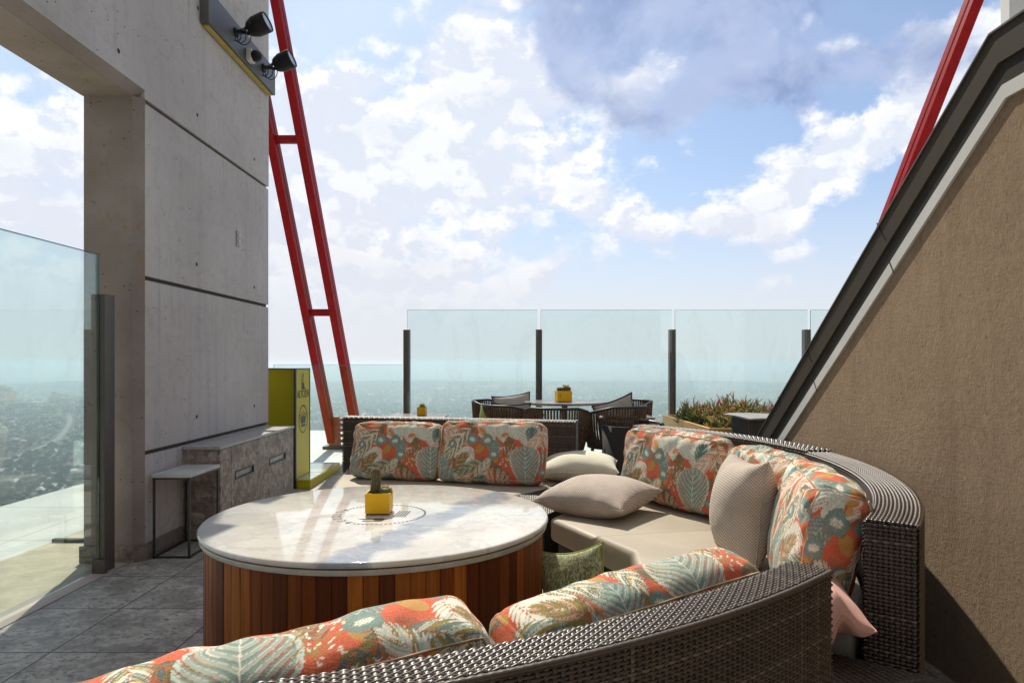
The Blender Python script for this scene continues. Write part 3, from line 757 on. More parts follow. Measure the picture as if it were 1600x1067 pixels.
b = MB()   # slender tower pictogram with lower blocks
pl(b, [(-.05, 1.06), (-.03, 1.06), (-.03, 1.20), (-.005, 1.245), (-.005, 1.25), (-.045, 1.20), (-.05, 1.19)])
pl(b, [(-.005, 1.245), (.02, 1.2), (.02, 1.14), (.012, 1.14), (.012, 1.195), (-.012, 1.232)])
pl(b, [(-.02, 1.06), (.05, 1.06), (.05, 1.085), (.035, 1.09), (.035, 1.115), (.018, 1.135), (-.02, 1.135)]); pl(b, [(.055, 1.06), (.09, 1.06), (.08, 1.075), (.055, 1.075)])
b.build('tower_pictogram', 'black_print', SG)
b = MB()   # ring and crown
zc, rr = .735, .155
for k in range(40):
    a0, a1 = 2*math.pi*k/40, 2*math.pi*(k+(.62 if 2 < k % 20 < 17 and k < 20 else 1.0))/40; w = .018 if k < 20 else .010
    q = [(rr*math.cos(a0), zc+rr*math.sin(a0)), (rr*math.cos(a1), zc+rr*math.sin(a1)), ((rr-w)*math.cos(a1), zc+(rr-w)*math.sin(a1)), ((rr-w)*math.cos(a0), zc+(rr-w)*math.sin(a0))]
    pl(b, q)
pl(b, [(-.07, zc-.085), (.07, zc-.085), (.072, zc-.06), (-.072, zc-.06)]); pl(b, [(-.075, zc-.05), (.075, zc-.05), (.10, zc+.035), (.055, zc+.005), (.045, zc+.05), (.018, zc+.01), (.0, zc+.065), (-.018, zc+.01), (-.045, zc+.05), (-.055, zc+.005), (-.10, zc+.035)])
for x, z in ((-.1, .045), (-.047, .06), (0, .08), (.047, .06), (.1, .045)):
    pl(b, [(x+.011*math.cos(q), zc+z+.011*math.sin(q)) for q in np.linspace(0, 2*math.pi, 9)[:-1]])
b.build('crown_emblem', 'black_print', SG)
P_ = thing('plinth', 'low yellow-edged plinth with a mirrored top beside the sign', 'plinth', (-2.35, 7.9, 0))
b = MB(); b.box(-2.80, -2.20, 7.80, 8.56, .01, .10, bev=.003); b.build('body', 'sign_yellow', P_)
b = MB(); b.box(-2.79, -2.21, 7.81, 8.55, .1005, .106); b.build('top', 'mirror_top', P_)
b = MB(); b.box(-2.342, -2.192, 7.285, 7.797, .01, .10, bev=.003); b.build('front_extension', 'sign_yellow', P_)
b = MB(); b.box(-2.34, -2.196, 7.29, 7.79, .1005, .106); b.build('extension_top', 'mirror_top', P_)

# ------------------------------------------------------------ round fire table
TX, TY, TR, TZ = -.652, 3.30, .807, .62
RT = thing('round_table', 'large round table with white marble top on a base of upright timber slats', 'table', (TX, TY, 0))
b = MB(); prof = [(0, TZ-.026), (TR-.012, TZ-.026), (TR-.003, TZ-.022), (TR, TZ-.014), (TR-.001, TZ-.006), (TR-.006, TZ-.001), (TR-.012, TZ), (0, TZ)]
b.lathe(TX, TY, prof, 180); o = b.build('marble_top', 'marble', RT, smooth='auto', origin=(TX, TY, TZ))
b = MB(); b.lathe(TX, TY, [(0, TZ-.052), (TR-.012, TZ-.052), (TR-.008, TZ-.045), (TR-.008, TZ-.0302), (0, TZ-.0302)], 160); b.build('under_ring', 'marble_edge', RT, smooth='auto')
b = MB(); b.lathe(TX, TY, [(0, .01), (TR-.055, .01), (TR-.055, TZ-.053), (0, TZ-.053)], 96); b.build('core', 'dark_gap', RT)
b = MB(); NS = 84; R0 = TR-.028
pal = [(.22, .060, .008), (.30, .088, .011), (.16, .038, .006), (.36, .12, .015), (.24, .068, .008), (.19, .05, .007), (.31, .095, .011), (.11, .026, .004)]
for k in range(NS):
    a = 2*math.pi*k/NS; w = 2*math.pi*R0/NS*.972; cs, sn = math.cos(a), math.sin(a)
    cc = np.array(pal[int(rng.integers(len(pal)))])*rng.uniform(.95, 1.35); dr = rng.uniform(-.0015, .0015)
    V = []
    for z in (.012, TZ-.053):
        for r_, t_ in ((R0-.016, -w/2), (R0-.003+dr, -w/2), (R0+dr, -w/2+.004), (R0+dr, w/2-.004), (R0-.003+dr, w/2), (R0-.016, w/2)):
            V.append((TX+r_*cs-t_*sn, TY+r_*sn+t_*cs, z))
    b.add(V, [tuple(range(6))[::-1], tuple(range(6, 12))]+[(i, (i+1) % 6, 6+(i+1) % 6, 6+i) for i in range(6)], cc)
o = b.build('slatted_base', 'slat_wood', RT, vc=True)
# inlaid emblem
b = MB()
for k in range(64):
    a = 2*math.pi*k/64
    if 2.6 < a < 4.25: continue
    r_ = .212; V = []
    for s_, t_ in ((-.0065, -.005), (.0065, -.005), (.0065, .005), (-.0065, .005)):
        V.append((TX+(r_+t_)*math.cos(a)-s_*math.sin(a), TY+(r_+t_)*math.sin(a)+s_*math.cos(a), TZ+.0008))
    b.add(V, [(0, 1, 2, 3)])
for i, ch in enumerate('ALTO234'):
    V, F = text_mesh(ch, .062, 0); a = 2.72+i*.235; rot = a+math.pi/2
    x = V[:, 0]*math.cos(rot)-V[:, 1]*math.sin(rot); y = V[:, 0]*math.sin(rot)+V[:, 1]*math.cos(rot)
    b.add(np.stack([TX+.212*math.cos(a)+x, TY+.212*math.sin(a)+y, np.full(len(x), TZ+.0008)], 1), F)
for k in range(5): b.add([(TX+.068+k*.0125, TY-.06, TZ+.0008), (TX+.075+k*.0125, TY-.06, TZ+.0008), (TX+.085+k*.0125, TY+.07, TZ+.0008), (TX+.078+k*.0125, TY+.07, TZ+.0008)], [(0, 1, 2, 3)])
for q in ([(-.09, -.10), (-.05, -.12), (.0, -.115), (.04, -.125), (.06, -.10), (.02, -.09), (-.04, -.09)], [(-.06, -.15), (.03, -.15), (.035, -.135), (-.055, -.135)]):
    b.add([(TX+x, TY+y, TZ+.0008) for x, y in q], [tuple(range(len(q)))])
b.build('inlaid_emblem', 'logo_ink', RT)

def cactus_pot(x, y, z, s, h, lab, kind, rot=0, group='yellow plant pots'):
    t = thing('cactus_pot', lab, 'plant pot', (x, y, z), group); w = s/2; th = s*.05
    b = MB(); rt = (x, y, rot)
    b.box(x-w, x+w, y-w, y-w+th, z+.006, z+h, rt); b.box(x-w, x+w, y+w-th, y+w, z+.006, z+h, rt)
    b.box(x-w, x-w+th, y-w+th, y+w-th, z+.006, z+h, rt); b.box(x+w-th, x+w, y-w+th, y+w-th, z+.006, z+h, rt); b.box(x-w+th, x+w-th, y-w+th, y+w-th, z+.006, z+.012, rt)
    b.build('pot', 'pot_yellow', t)
    b = MB(); b.box(x-w*.92, x+w*.92, y-w*.92, y+w*.92, z, z+.0055, rt)
    b.build('foot', 'plastic_black', t)
    b = MB(); b.box(x-w+th, x+w-th, y-w+th, y+w-th, z+h*.75, z+h*.86, rt); b.build('soil', 'soil', t)
    def body(cx, cy, r, hh, nr, m, sp):
        b = MB(); rings = 14; seg = nr*4; V = []; F = []
        for i in range(rings+1):
            f = i/rings; rr = r*(math.sqrt(max(0, 1-max(0, (f-.75)/.25)**2)) if f > .75 else (.86+.14*min(1, f*4)))
            for k in range(seg):
                a = 2*math.pi*k/seg; q = rr*(1+.10*math.cos(nr*a)); V.append((cx+q*math.cos(a)+.006*s/.115*math.sin(f*2.5), cy+q*math.sin(a), z+h*.8+hh*f))
        for i in range(rings):
            for k in range(seg): F.append((i*seg+k, i*seg+(k+1) % seg, (i+1)*seg+(k+1) % seg, (i+1)*seg+k))
        b.add(V, F); c = b.build('cactus', m, t, smooth=True)
        b = MB()
        for i in range(int(150*sp)):
            a = 2*math.pi*int(rng.integers(nr))/nr; f = rng.uniform(.03, 1.0); rr = r*(math.sqrt(max(0, 1-max(0, (f-.75)/.25)**2)) if f > .75 else 1)*1.08
            p = np.array([cx+rr*math.cos(a)+.006*s/.115*math.sin(f*2.5), cy+rr*math.sin(a), z+h*.8+hh*f]); dd = np.array([math.cos(a), math.sin(a), .3])+rng.normal(0, .6, 3); dd /= np.linalg.norm(dd)
            e = p+dd*r*.38; q = np.cross(dd, rng.normal(0, 1, 3)); q /= np.linalg.norm(q); q *= r*.022+.0004
            b.add([p-q, p+q, e], [(0, 1, 2)])
        b.build('spines', 'cactus_spine', c)
    k = s/.115
    if kind == 0:
        body(x-.022*k, y, .0215*k, .135*k, 11, 'cactus', 2); body(x+.026*k, y-.008*k, .028*k, .042*k, 12, 'cactus_green', .8)
        b = MB()
        for i in range(18):
            a = rng.uniform(0, 6.28); rr = rng.uniform(.0, .018)*k; p = (x+.028*k+rr*math.cos(a), y+rr*math.sin(a), z+h*.8+.04*k)
            b.tube([p, (p[0]+.01*k*math.cos(a), p[1]+.01*k*math.sin(a), p[2]+.012*k)], [.0035*k, .001*k], 5)
        b.build('flower', 'flower_yellow', t)
    elif kind == 1:
        body(x-.03*k, y, .024*k, .045*k, 10, 'cactus', .8); body(x+.022*k, y+.01*k, .028*k, .050*k, 10, 'cactus', .8)
        b = MB()
        for i in range(14):
            a = rng.uniform(0, 6.28); rr = rng.uniform(.0, .02)*k; p = (x+.018*k+rr*math.cos(a), y+rr*math.sin(a), z+h*.8+.05*k)
            b.tube([p, (p[0]+.014*k*math.cos(a), p[1]+.01*k*math.sin(a), p[2]+.014*k)], [.004*k, .001*k], 5)
        b.build('flower', 'flower_yellow', t)
    else:
        body(x, y, .036*k, .055*k, 12, 'cactus_green', .8)
        b = MB()
        for i in range(26):
            a = rng.uniform(0, 6.28); rr = rng.uniform(.0, .03)*k; p = (x+rr*math.cos(a), y+rr*math.sin(a), z+h*.8+.05*k)
            b.tube([p, (p[0]+.016*k*math.cos(a), p[1]+.016*k*math.sin(a), p[2]+.022*k)], [.005*k, .0015*k], 5)
        b.build('flower', 'flower_yellow', t)
    return t
cactus_pot(-.667, 3.335, TZ+.001, .117, .102, 'square yellow pot with a tall spiny cactus on the marble table', 0, R(2))
# ------------------------------------------------------------ wicker weaving (real strands)
def weave(P, L, Wd, du, dv, amp, name, parent, step=None, stake_w=.85, strand_w=.38, origin=None, m='wicker'):
    """P(u,v)->(pts,normals) arrays; strands run along u, stakes along v. Returns one mesh object"""
    step = step or du/4
    nu = max(4, int(round(L/step))); nr = max(1, int(round(Wd/dv))); u = np.linspace(0, L, nu+1)
    Vs = []; Fs = []; off = 0
    lag = rng.uniform(-.12, .12, nr)
    prof = [(-1.0, -.75), (-.55, .55), (0, 1.0), (.55, .55), (1.0, -.75)]; k = len(prof)
    for j in range(nr):
        v = (j+.5)*Wd/nr
        ph = np.cos(math.pi*u/du+math.pi*(j % 2)+lag[j])*amp
        wv = .00025*np.sin(u*37+j*1.7)
        for a, (q, hgt) in enumerate(prof):
            p, n = P(u, np.full_like(u, v+q*strand_w*dv+wv))
            Vs.append(p+n*(ph+amp+hgt*dv*.16)[:, None])
        base = off+np.arange(k-1)[:, None]*(nu+1)+np.arange(nu)[None]
        f = np.stack([base, base+1, base+nu+2, base+nu+1], -1).reshape(-1, 4); Fs.append(f); off += k*(nu+1)
    ns = int(L/du); vv = np.linspace(0, Wd, nr*2+1)
    for i in range(ns):
        uc = (i+1)*du
        if uc > L: break
        ph = -np.cos(math.pi*uc/du+math.pi*(vv*nr/Wd-.5))*amp*1.25
        for q, hgt in ((-1, -.5), (0, 1.0), (1, -.5)):
            p, n = P(np.full_like(vv, min(L, max(0, uc+q*stake_w*.32*du))), vv)
            Vs.append(p+n*(ph+amp+hgt*.0012)[:, None])
        m_ = len(vv); base = off+np.arange(2)[:, None]*m_+np.arange(m_-1)[None]
        f = np.stack([base, base+1, base+m_+1, base+m_], -1).reshape(-1, 4); Fs.append(f); off += 3*m_
    V = np.concatenate(Vs); F = np.concatenate(Fs)
    return link(name, V, F, m, parent, True, origin)
def sheet(P, L, Wd, name, parent, nu=60, nv=24, depth=-.002, m='wicker_under'):
    u, v = np.meshgrid(np.linspace(0, L, nu+1), np.linspace(0, Wd, nv+1), indexing='ij')
    p, n = P(u.ravel(), v.ravel()); V = p+n*depth
    i = (np.arange(nu)[:, None]*(nv+1)+np.arange(nv)[None]).ravel(); F = np.stack([i, i+nv+1, i+nv+2, i+1], 1)
    return link(name, V, F, m, parent, True)

def polyprof(pts, rad=.012, nseg=4):
    """rounded polyline (offset,z) -> functions of arclength"""
    P = [np.array(p, float) for p in pts]; out = [P[0]]
    for i in range(1, len(P)-1):
        a, b_, c = P[i-1], P[i], P[i+1]; d1 = (a-b_)/np.linalg.norm(a-b_); d2 = (c-b_)/np.linalg.norm(c-b_)
        s_, e = b_+d1*rad, b_+d2*rad
        for t in np.linspace(0, 1, nseg+1): out.append((1-t)**2*s_+2*t*(1-t)*b_+t*t*e)
    out.append(P[-1]); Q = np.array(out); seg = np.linalg.norm(np.diff(Q, axis=0), axis=1); s_ = np.concatenate([[0], np.cumsum(seg)])
    T = np.gradient(Q, s_, axis=0) if len(Q) > 2 else np.tile(Q[1]-Q[0], (2, 1)); T /= np.linalg.norm(T, axis=1)[:, None]
    N = np.stack([-T[:, 1], T[:, 0]], 1)
    L = s_[-1]
    def f(v):
        v = np.clip(v, 0, L); return np.interp(v, s_, Q[:, 0]), np.interp(v, s_, Q[:, 1]), np.interp(v, s_, N[:, 0]), np.interp(v, s_, N[:, 1])
    return f, L
OX, OY = -1.05, 3.75
def arc_curve(a0, a1, r0, r1=None):
    """base curve at the OUTER edge; returns fn(u)->(x,y,nx,ny), length. a in degrees, outward normal"""
    r1 = r1 or r0; L = abs(R(a1-a0))*(r0+r1)/2
    def f(u):
        t = u/L; a = R(a0)+(R(a1)-R(a0))*t; r = r0+(r1-r0)*t
        return OX+r*np.cos(a), OY+r*np.sin(a), np.cos(a), np.sin(a)
    return f, L
def line_curve(p0, p1):
    p0 = np.array(p0, float); p1 = np.array(p1, float); d = p1-p0; L = np.linalg.norm(d); d /= L; n = np.array([-d[1], d[0]])
    def f(u): return p0[0]+d[0]*u, p0[1]+d[1]*u, np.full_like(u, n[0]), np.full_like(u, n[1])
    return f, L
def surf(curve, prof):
    def P(u, v):
        x, y, nx, ny = curve(u); o, z, no, nz = prof(v)
        return np.stack([x+nx*o, y+ny*o, z], 1), np.stack([nx*no, ny*no, nz], 1)
    return P
def end_surf(curve, u0, w, zt, zb, sgn):
    """flat end cap: along u = across the back (inner to outer), v = height"""
    x, y, nx, ny = [float(q) for q in curve(np.array([u0]))]
    x2, y2, _, _ = [float(q) for q in curve(np.array([u0+sgn*.01]))]
    t = np.array([x2-x, y2-y, 0]); t /= np.linalg.norm(t)
    def P(u, v):
        n_ = len(u); return np.stack([x+nx*(-w+u), y+ny*(-w+u), zt-v], 1), np.tile(t, (n_, 1))
    return P
def sofa_back(name_parent, curve, L, zt, w, zin, zb=.05, du=.022, dv=.0108, amp=.0024, step=None, ends=(True, True), outer=True):
    t = name_parent
    rr = .010
    pts = [(-w, zin), (-w, zt), (0, zt), (0, zb if outer else zt-.12)]      # inner face up, over the top, down the outer face
    f, Wd = polyprof(pts, rr)
    P = surf(curve, f)
    # orientation: N from polyprof for inner face going up is (-1,0): inward. good
    weave(P, L, Wd, du, dv, amp, 'woven_back', t, step)
    b_ = MB(); nseg = max(6, int(L/.06)); uu = np.linspace(.006, L-.006, nseg+1); x, y, nx, ny = curve(uu)
    V = []; F = []
    for i in range(nseg+1):
        for o_, z in ((-w+.003, zb), (-w+.003, zt-.003), (-.003, zt-.003), (-.003, zb)): V.append((x[i]+nx[i]*o_, y[i]+ny[i]*o_, z))
    for i in range(nseg):
        for k in range(4): F.append((i*4+k, i*4+(k+1) % 4, (i+1)*4+(k+1) % 4, (i+1)*4+k))
    F += [(0, 1, 2, 3), tuple(nseg*4+k for k in (3, 2, 1, 0))]
    b_.add(V, F); b_.build('frame_core', 'wicker_under', t)
    for e, (u0, sg) in zip(ends, ((0, -1), (L, 1))):
        if e:
            Pe = end_surf(curve, u0, w, zt-.004, 0, sg)
            weave(Pe, w, zt-.004-zb, du*.9, dv, amp, 'woven_end', t, step)
    # plaited edge along the outer and inner rim corners, closing over the ends
    def braid(o_, zz, ua=0, ub=L):
        n_ = int((ub-ua)/.006); uu = np.linspace(ua, ub, n_); x, y, nx, ny = curve(uu)
        rad = .0058+.0012*np.abs(np.sin(math.pi*uu/(du*1.1)))
        b2 = MB(); b2.tube(np.stack([x+nx*o_, y+ny*o_, np.full(n_, zz)], 1), rad, 6); return b2
    b2 = braid(.002, zt-.002); b2.build('braided_edge', 'wicker', t, smooth=True)
    return t
def poly_seat(parent, poly, z0, z1, m='seat_vinyl', name='seat_cushion', bev=.028):
    bm = bmesh.new(); vs = [bm.verts.new((x, y, z0)) for x, y in poly]; f = bm.faces.new(vs)
    r = bmesh.ops.extrude_face_region(bm, geom=[f]); 
    for v in [g for g in r['geom'] if isinstance(g, bmesh.types.BMVert)]: v.co.z = z1
    bmesh.ops.recalc_face_normals(bm, faces=bm.faces)
    bmesh.ops.bevel(bm, geom=list(bm.edges), offset=bev, segments=4, affect='EDGES', profile=.5)
    bm.verts.index_update(); V = np.array([v.co[:] for v in bm.verts]); F = [[v.index for v in f.verts] for f in bm.faces]; bm.free()
    top = V[:, 2] > z1-.01
    V[top, 2] += .004*np.sin(V[top, 0]*9)*np.cos(V[top, 1]*7)
    return link(name, V, F, m, parent, 'auto')
def base_box(parent, poly, z0, z1, legs):
    b_ = MB(); b_.prism(poly, z0, z1); b_.build('woven_base_core', 'wicker_under', parent)
    # woven skirt on the visible inner edges
    for x, y in legs:
        b_ = MB(); b_.box(x-.02, x+.02, y-.02, y+.02, .008, z0); b_.build('leg', 'black_steel', parent)
def wall_weave(parent, p0, p1, z0, z1, du=.024, dv=.012, amp=.0022, step=None, name='woven_side'):
    f, L = line_curve(p0, p1); q, Wd = polyprof([(0, z1), (0, z0)]) if False else ((lambda v: (np.zeros_like(v), z1-v, np.ones_like(v), np.zeros_like(v))), z1-z0)
    return weave(surf(f, q), L, Wd, du, dv, amp, name, parent, step)
def flat_weave(parent, poly_fn, L, Wd, z, du=.024, dv=.012, amp=.0022, step=None, name='woven_top'):
    def P(u, v):
        x, y = poly_fn(u, v); n_ = len(x); return np.stack([x, y, np.full(n_, z)], 1), np.tile((0, 0, 1.), (n_, 1))
    return weave(P, L, Wd, du, dv, amp, name, parent, step)
def pol(a, r): return (OX+r*math.cos(R(a)), OY+r*math.sin(R(a)))
def arcpts(a0, a1, r, n=10): return [pol(a0+(a1-a0)*i/n, r) for i in range(n+1)]
GS = 'curved wicker sofa sections round the marble table'
SZ = .45      # seat height
# C: nearest section, seen from behind
SC = thing('sofa_section', 'nearest dark wicker sofa section, seen from behind across the bottom of the view', 'sofa', (*pol(-75, 2.3), 0), GS)
fC, LC = arc_curve(-49.3, -104, 2.775, 2.95)
def rev(f, L): return (lambda u: f(L-u))
# direction is clockwise seen from above, so flip to keep outward normals consistent
sofa_back(SC, fC, LC, .85, .105, .42, step=.0045, du=.0165, dv=.0082, amp=.0020)
poly_seat(SC, [*arcpts(-51, -103, 1.86, 8), *arcpts(-103, -51, 2.64, 10)][::-1], .32, SZ)
base_box(SC, [*arcpts(-51, -103, 1.90, 8), *arcpts(-103, -51, 2.65, 10)][::-1], .08, .315, [pol(-54, 1.95), pol(-100, 1.95), pol(-54, 2.6), pol(-100, 2.6)])
# B: right-hand section
SB = thing('sofa_section', 'right-hand wicker sofa section with a broad curved rim beside the stucco wall', 'sofa', (*pol(-17, 2.3), 0), GS)
fB, LB_ = arc_curve(1.0, -36.2, 2.81, 2.82)
sofa_back(SB, fB, LB_, .85, .145, .42, step=.005, du=.0170, dv=.0122, amp=.0037)
poly_seat(SB, [(.412, 3.535), (.55, 3.22), (.52, 2.86), (.70, 2.66), pol(-35.5, 2.64), *arcpts(-32, 1, 2.64, 8), (1.0, 3.64)][::1], .31, SZ+.012)
base_box(SB, [(.46, 3.51), (.60, 3.22), (.57, 2.90), (.74, 2.70), pol(-35.5, 2.65), *arcpts(-32, 1, 2.65, 8)], .08, .305, [(.62, 3.3), (.64, 2.88), pol(-33, 2.55), pol(-2, 2.55)])
# A: far right section
SA = thing('sofa_section', 'far right wicker sofa section in front of the succulent planter', 'sofa', (*pol(22, 2.3), 0), GS)
fA, LA = arc_curve(40.0, 3.0, 2.71, 2.85)
sofa_back(SA, fA, LA, .85, .135, .42, step=.0065, du=.022, dv=.0155, amp=.004)
poly_seat(SA, [(.20, 3.99), (.405, 3.545), (1.0, 3.65), *arcpts(3.2, 36, 2.64, 8), (.88, 5.22)], .31, SZ)
base_box(SA, [(.25, 3.99), (.44, 3.58), *arcpts(3.2, 35, 2.65, 8), (.88, 5.15)], .08, .305, [(.30, 4.0), (.48, 3.66), pol(32, 2.5), pol(6, 2.5)])
wall_weave(SA, (.44, 3.57), (.25, 3.98), .085, .305, step=.008)
# D: rear straight section
SD = thing('sofa_section', 'rear straight wicker sofa section with two print cushions behind the table', 'sofa', (-.45, 5.3, 0), GS)
fD, LD = line_curve((-1.46, 5.985), (.50, 5.52))
# line_curve normal is to the left of travel = away from the table
sofa_back(SD, fD, LD, .885, .125, .42, step=.010, du=.024, dv=.0125)
poly_seat(SD, [(-1.30, 4.72), (-.1, 4.56), (.20, 4.92), (.42, 5.40), (-1.45, 5.84)], .31, SZ)
base_box(SD, [(-1.27, 4.76), (-.12, 4.60), (.17, 4.93), (.40, 5.38), (-1.43, 5.82)], .08, .305, [(-1.22, 4.85), (-.18, 4.68), (.36, 5.3), (-1.38, 5.75)])
# corner tables of wicker that fill the gaps
GW = 'wedge-shaped wicker corner tables of the sofa'
t = thing('corner_table', 'wedge-shaped wicker corner table under the white cushion', 'table', (.45, 4.95, 0), GW)
pc = [(-.02, 4.90), (.17, 4.10), (.86, 5.26), (.50, 5.42)]
b = MB(); b.prism([pc[1], pc[2], pc[3], pc[0]], .06, .432); b.build('body', 'wicker_under', t)
q0, q1, q2, q3 = [np.array(q) for q in (pc[0], pc[1], pc[2], pc[3])]
def fn(u, v):
    s_ = u/.85; w_ = v/1.1
    p = (q0[None]*(1-s_[:, None])+q1[None]*s_[:, None])*(1-w_[:, None])+(q3[None]*(1-s_[:, None])+q2[None]*s_[:, None])*w_[:, None]; return p[:, 0], p[:, 1]
flat_weave(t, fn, .85, 1.1, .433, step=.008)
wall_weave(t, (.17, 4.10), (-.02, 4.90), .06, .43, step=.008)
t = thing('corner_table', 'low wicker corner table in the gap at the lower right beneath the pink cushion', 'table', (1.0, 2.1, 0), GW)
A0, A1, A2, A3 = pol(-37, 2.62), pol(-48.5, 2.60), pol(-48, 1.9), pol(-37, 1.9)
E0, E1 = (1.30, 1.97), (.86, 1.86)
quad = [A3, A2, E1, E0]
b = MB(); b.prism([A3, A2, E1, E0], .06, .418); b.build('body', 'wicker_under', t)
q0, q1, q2, q3 = [np.array(q) for q in (A3, E0, E1, A2)]
flat_weave(t, lambda u, v: (lambda p: (p[:, 0], p[:, 1]))((q0[None]*(1-(u/1.0)[:, None])+q1[None]*(u/1.0)[:, None])*(1-(v/.45)[:, None])+(q3[None]*(1-(u/1.0)[:, None])+q2[None]*(u/1.0)[:, None])*(v/.45)[:, None]), 1.0, .45, .419, step=.007, du=.0185, dv=.011)
wall_weave(t, E0, E1, .06, .417, step=.007, du=.0185, dv=.011)

# ------------------------------------------------------------ tropical print, painted as a raster from plain shapes
PW, PH = 1000, 640        # 1 mm cells
def paint_print():
    img = np.zeros((PH, PW, 3), np.float32); r2 = np.random.default_rng(3)
    img[:] = np.array((.60, .085, .010))
    TEAL, CREAM, OLIVE, PINK, LTEAL, DT = [np.array(c) for c in ((.115, .21, .175), (.82, .75, .60), (.30, .21, .022), (.72, .38, .24), (.55, .65, .54), (.055, .11, .10))]
    RUST = np.array((.50, .10, .02)); YEL = np.array((.62, .30, .04))
    yy, xx = np.mgrid[0:PH, 0:PW].astype(np.float32)
    nz = sum(np.sin(xx*a+yy*b_+c) for a, b_, c in ((.025, .019, 1), (.019, -.031, 2), (.038, .025, .3)))/3
    m = nz > .55; img[m] = YEL*.8; m = nz < -.45; img[m] = RUST*.8
    def local(cx, cy, ang, L, W):
        rad = int(max(L, W)*1.1)+4; x0, x1 = int(cx-rad), int(cx+rad); y0, y1 = int(cy-rad), int(cy+rad)
        X, Y = np.meshgrid(np.arange(x0, x1), np.arange(y0, y1)); ca, sa = math.cos(ang), math.sin(ang)
        return X % PW, Y % PH, (X-cx)*ca+(Y-cy)*sa, -(X-cx)*sa+(Y-cy)*ca
    def put(X, Y, m, c): img[Y[m], X[m]] = c if np.ndim(c) == 1 else c[m]
    def leaf(cx, cy, ang, L, W, c, vein=None, bend=0., edge=None):      # curved lance leaf
        X, Y, x, y = local(cx, cy, ang, L, W+abs(bend)*L); t = np.clip(x/L, 0, 1); y = y-bend*L*t*t
        w = W/2*np.sin(np.pi*t**.75)**.8; m = (x > 0) & (x < L) & (np.abs(y) < w); put(X, Y, m, c)
        if edge is not None: put(X, Y, m & (y > w*.35), edge)
        if vein is not None: put(X, Y, m & (np.abs(y) < max(.9, W*.06)), vein)
    def palm(cx, cy, ang, L, n, ll, lw, cols, rc, bend=.0, open_=.75):
        P = []
        for f in np.linspace(0, 1, int(L/1.5)):
            a = ang+bend*f; P.append((cx+L*f*math.cos(ang+bend*f/2), cy+L*f*math.sin(ang+bend*f/2), a))
        for i in range(n):
            f = (i+.6)/n; px, py, a = P[int(f*(len(P)-1))]; q = ll*math.sin(math.pi*(f*.8+.16))**.6
            for s_ in (-1, 1):
                c = cols[(i+(s_ > 0)) % len(cols)]; leaf(px, py, a+s_*open_*(1.25-.75*f), q, lw, c, rc, -s_*.18, None if i % 2 else np.asarray(c)*.72)
        for px, py, a in P:
            for d in (-1, 0, 1): img[int(py+d*math.cos(a)) % PH, int(px-d*math.sin(a)) % PW] = rc
    def monstera(cx, cy, ang, L, W, c, vc, slits=7, edge=None):
        X, Y, x, y = local(cx, cy, ang, L, W); t = np.clip(x/L, 1e-4, 1); w = W/2*np.sin(np.pi*t**.58)**.7; s_ = np.abs(y)/np.maximum(w, 1)
        ph = (t+.42*s_**1.25)*slits; fr = ph-np.floor(ph); m = (x > 0) & (x < L) & (s_ < 1)
        m2 = m & ~((s_ > .30) & (fr < .05+.17*s_)) & ~((s_ > .86) & (fr < .5) & (fr > .42))
        g = np.clip((fr-.1)/.9, 0, 1)[..., None]; cc = np.asarray(c)*(1-.55*g)+np.asarray(vc)*.55*g
        fine_ = (.5+.5*np.sin(ph*6.28*6))[..., None]; cc = cc*(1-.16*fine_)
        put(X, Y, m2, cc); put(X, Y, m2 & (np.abs(fr-.55) < .035), np.asarray(vc)); put(X, Y, m2 & (np.abs(y) < 2.0), np.asarray(vc))
        if edge is not None: put(X, Y, m2 & (s_ > .88), np.asarray(edge))
    def fern(cx, cy, ang, L, n, sp, c, c2):      # fan of serrated blades
        for a in np.linspace(ang-sp, ang+sp, n):
            q = L*(1-.22*abs(a-ang)/sp); leaf(cx, cy, a, q, 26, c, None, .10*np.sign(a-ang))
            for f in np.linspace(.12, .95, 15):
                px, py = cx+q*f*math.cos(a), cy+q*f*math.sin(a)
                for s_ in (-1, 1): leaf(px, py, a+s_*.75, 15, 4.5, c2)
    def flower(cx, cy, r, rot=0):
        X, Y, x, y = local(cx, cy, rot, r, r); rr = np.hypot(x, y); th = np.arctan2(y, x)
        R1 = r*(.74+.17*np.abs(np.cos(th*1.5+rot))+.05*np.sin(th*5+rot*7)+.03*np.sin(th*13)); m = rr < R1; k = (rr/np.maximum(R1, 1))[..., None]; st_ = (.5+.5*np.sin(th*46+rr*.05))[..., None]
        cc = (TEAL*1.15)*(1-.3*st_)+LTEAL*.3*st_; cc = cc*(1.1-.35*k); put(X, Y, m, cc)
        R2 = r*(.36+.05*np.cos(th*9+rot)+.09*np.sin(th*2+rot*3)+.03*np.sin(th*23)); m = rr < R2; put(X, Y, m, CREAM); put(X, Y, m & (rr > R2*.9), np.array((.45, .36, .30)))
        cells = np.sin(x*.42+np.sin(y*.3))*np.sin(y*.42+.8+np.sin(x*.25)); put(X, Y, m & (np.abs(cells) < .12), np.array((.36, .40, .36)))
    def sprig(cx, cy, n, rad):
        for i in range(n):
            a = r2.uniform(0, 6.28); d = rad*math.sqrt(r2.uniform(0, 1)); px, py = cx+d*math.cos(a), cy+d*.9*math.sin(a); q = math.atan2(py-cy-rad*.6, px-cx)
            leaf(px, py, q, r2.uniform(10, 16), 6.5, CREAM)
            if i % 4 == 0: leaf(cx, cy+rad*.6, q, math.hypot(px-cx, py-cy-rad*.6), 2.6, OLIVE)
    G = [OLIVE, CREAM*.95, TEAL*.9]; Pk = [PINK, CREAM*.9, PINK*.85]; Sg = [LTEAL, TEAL*1.1, LTEAL*.85]; Br = [OLIVE*.75, RUST*.55, OLIVE*.9]
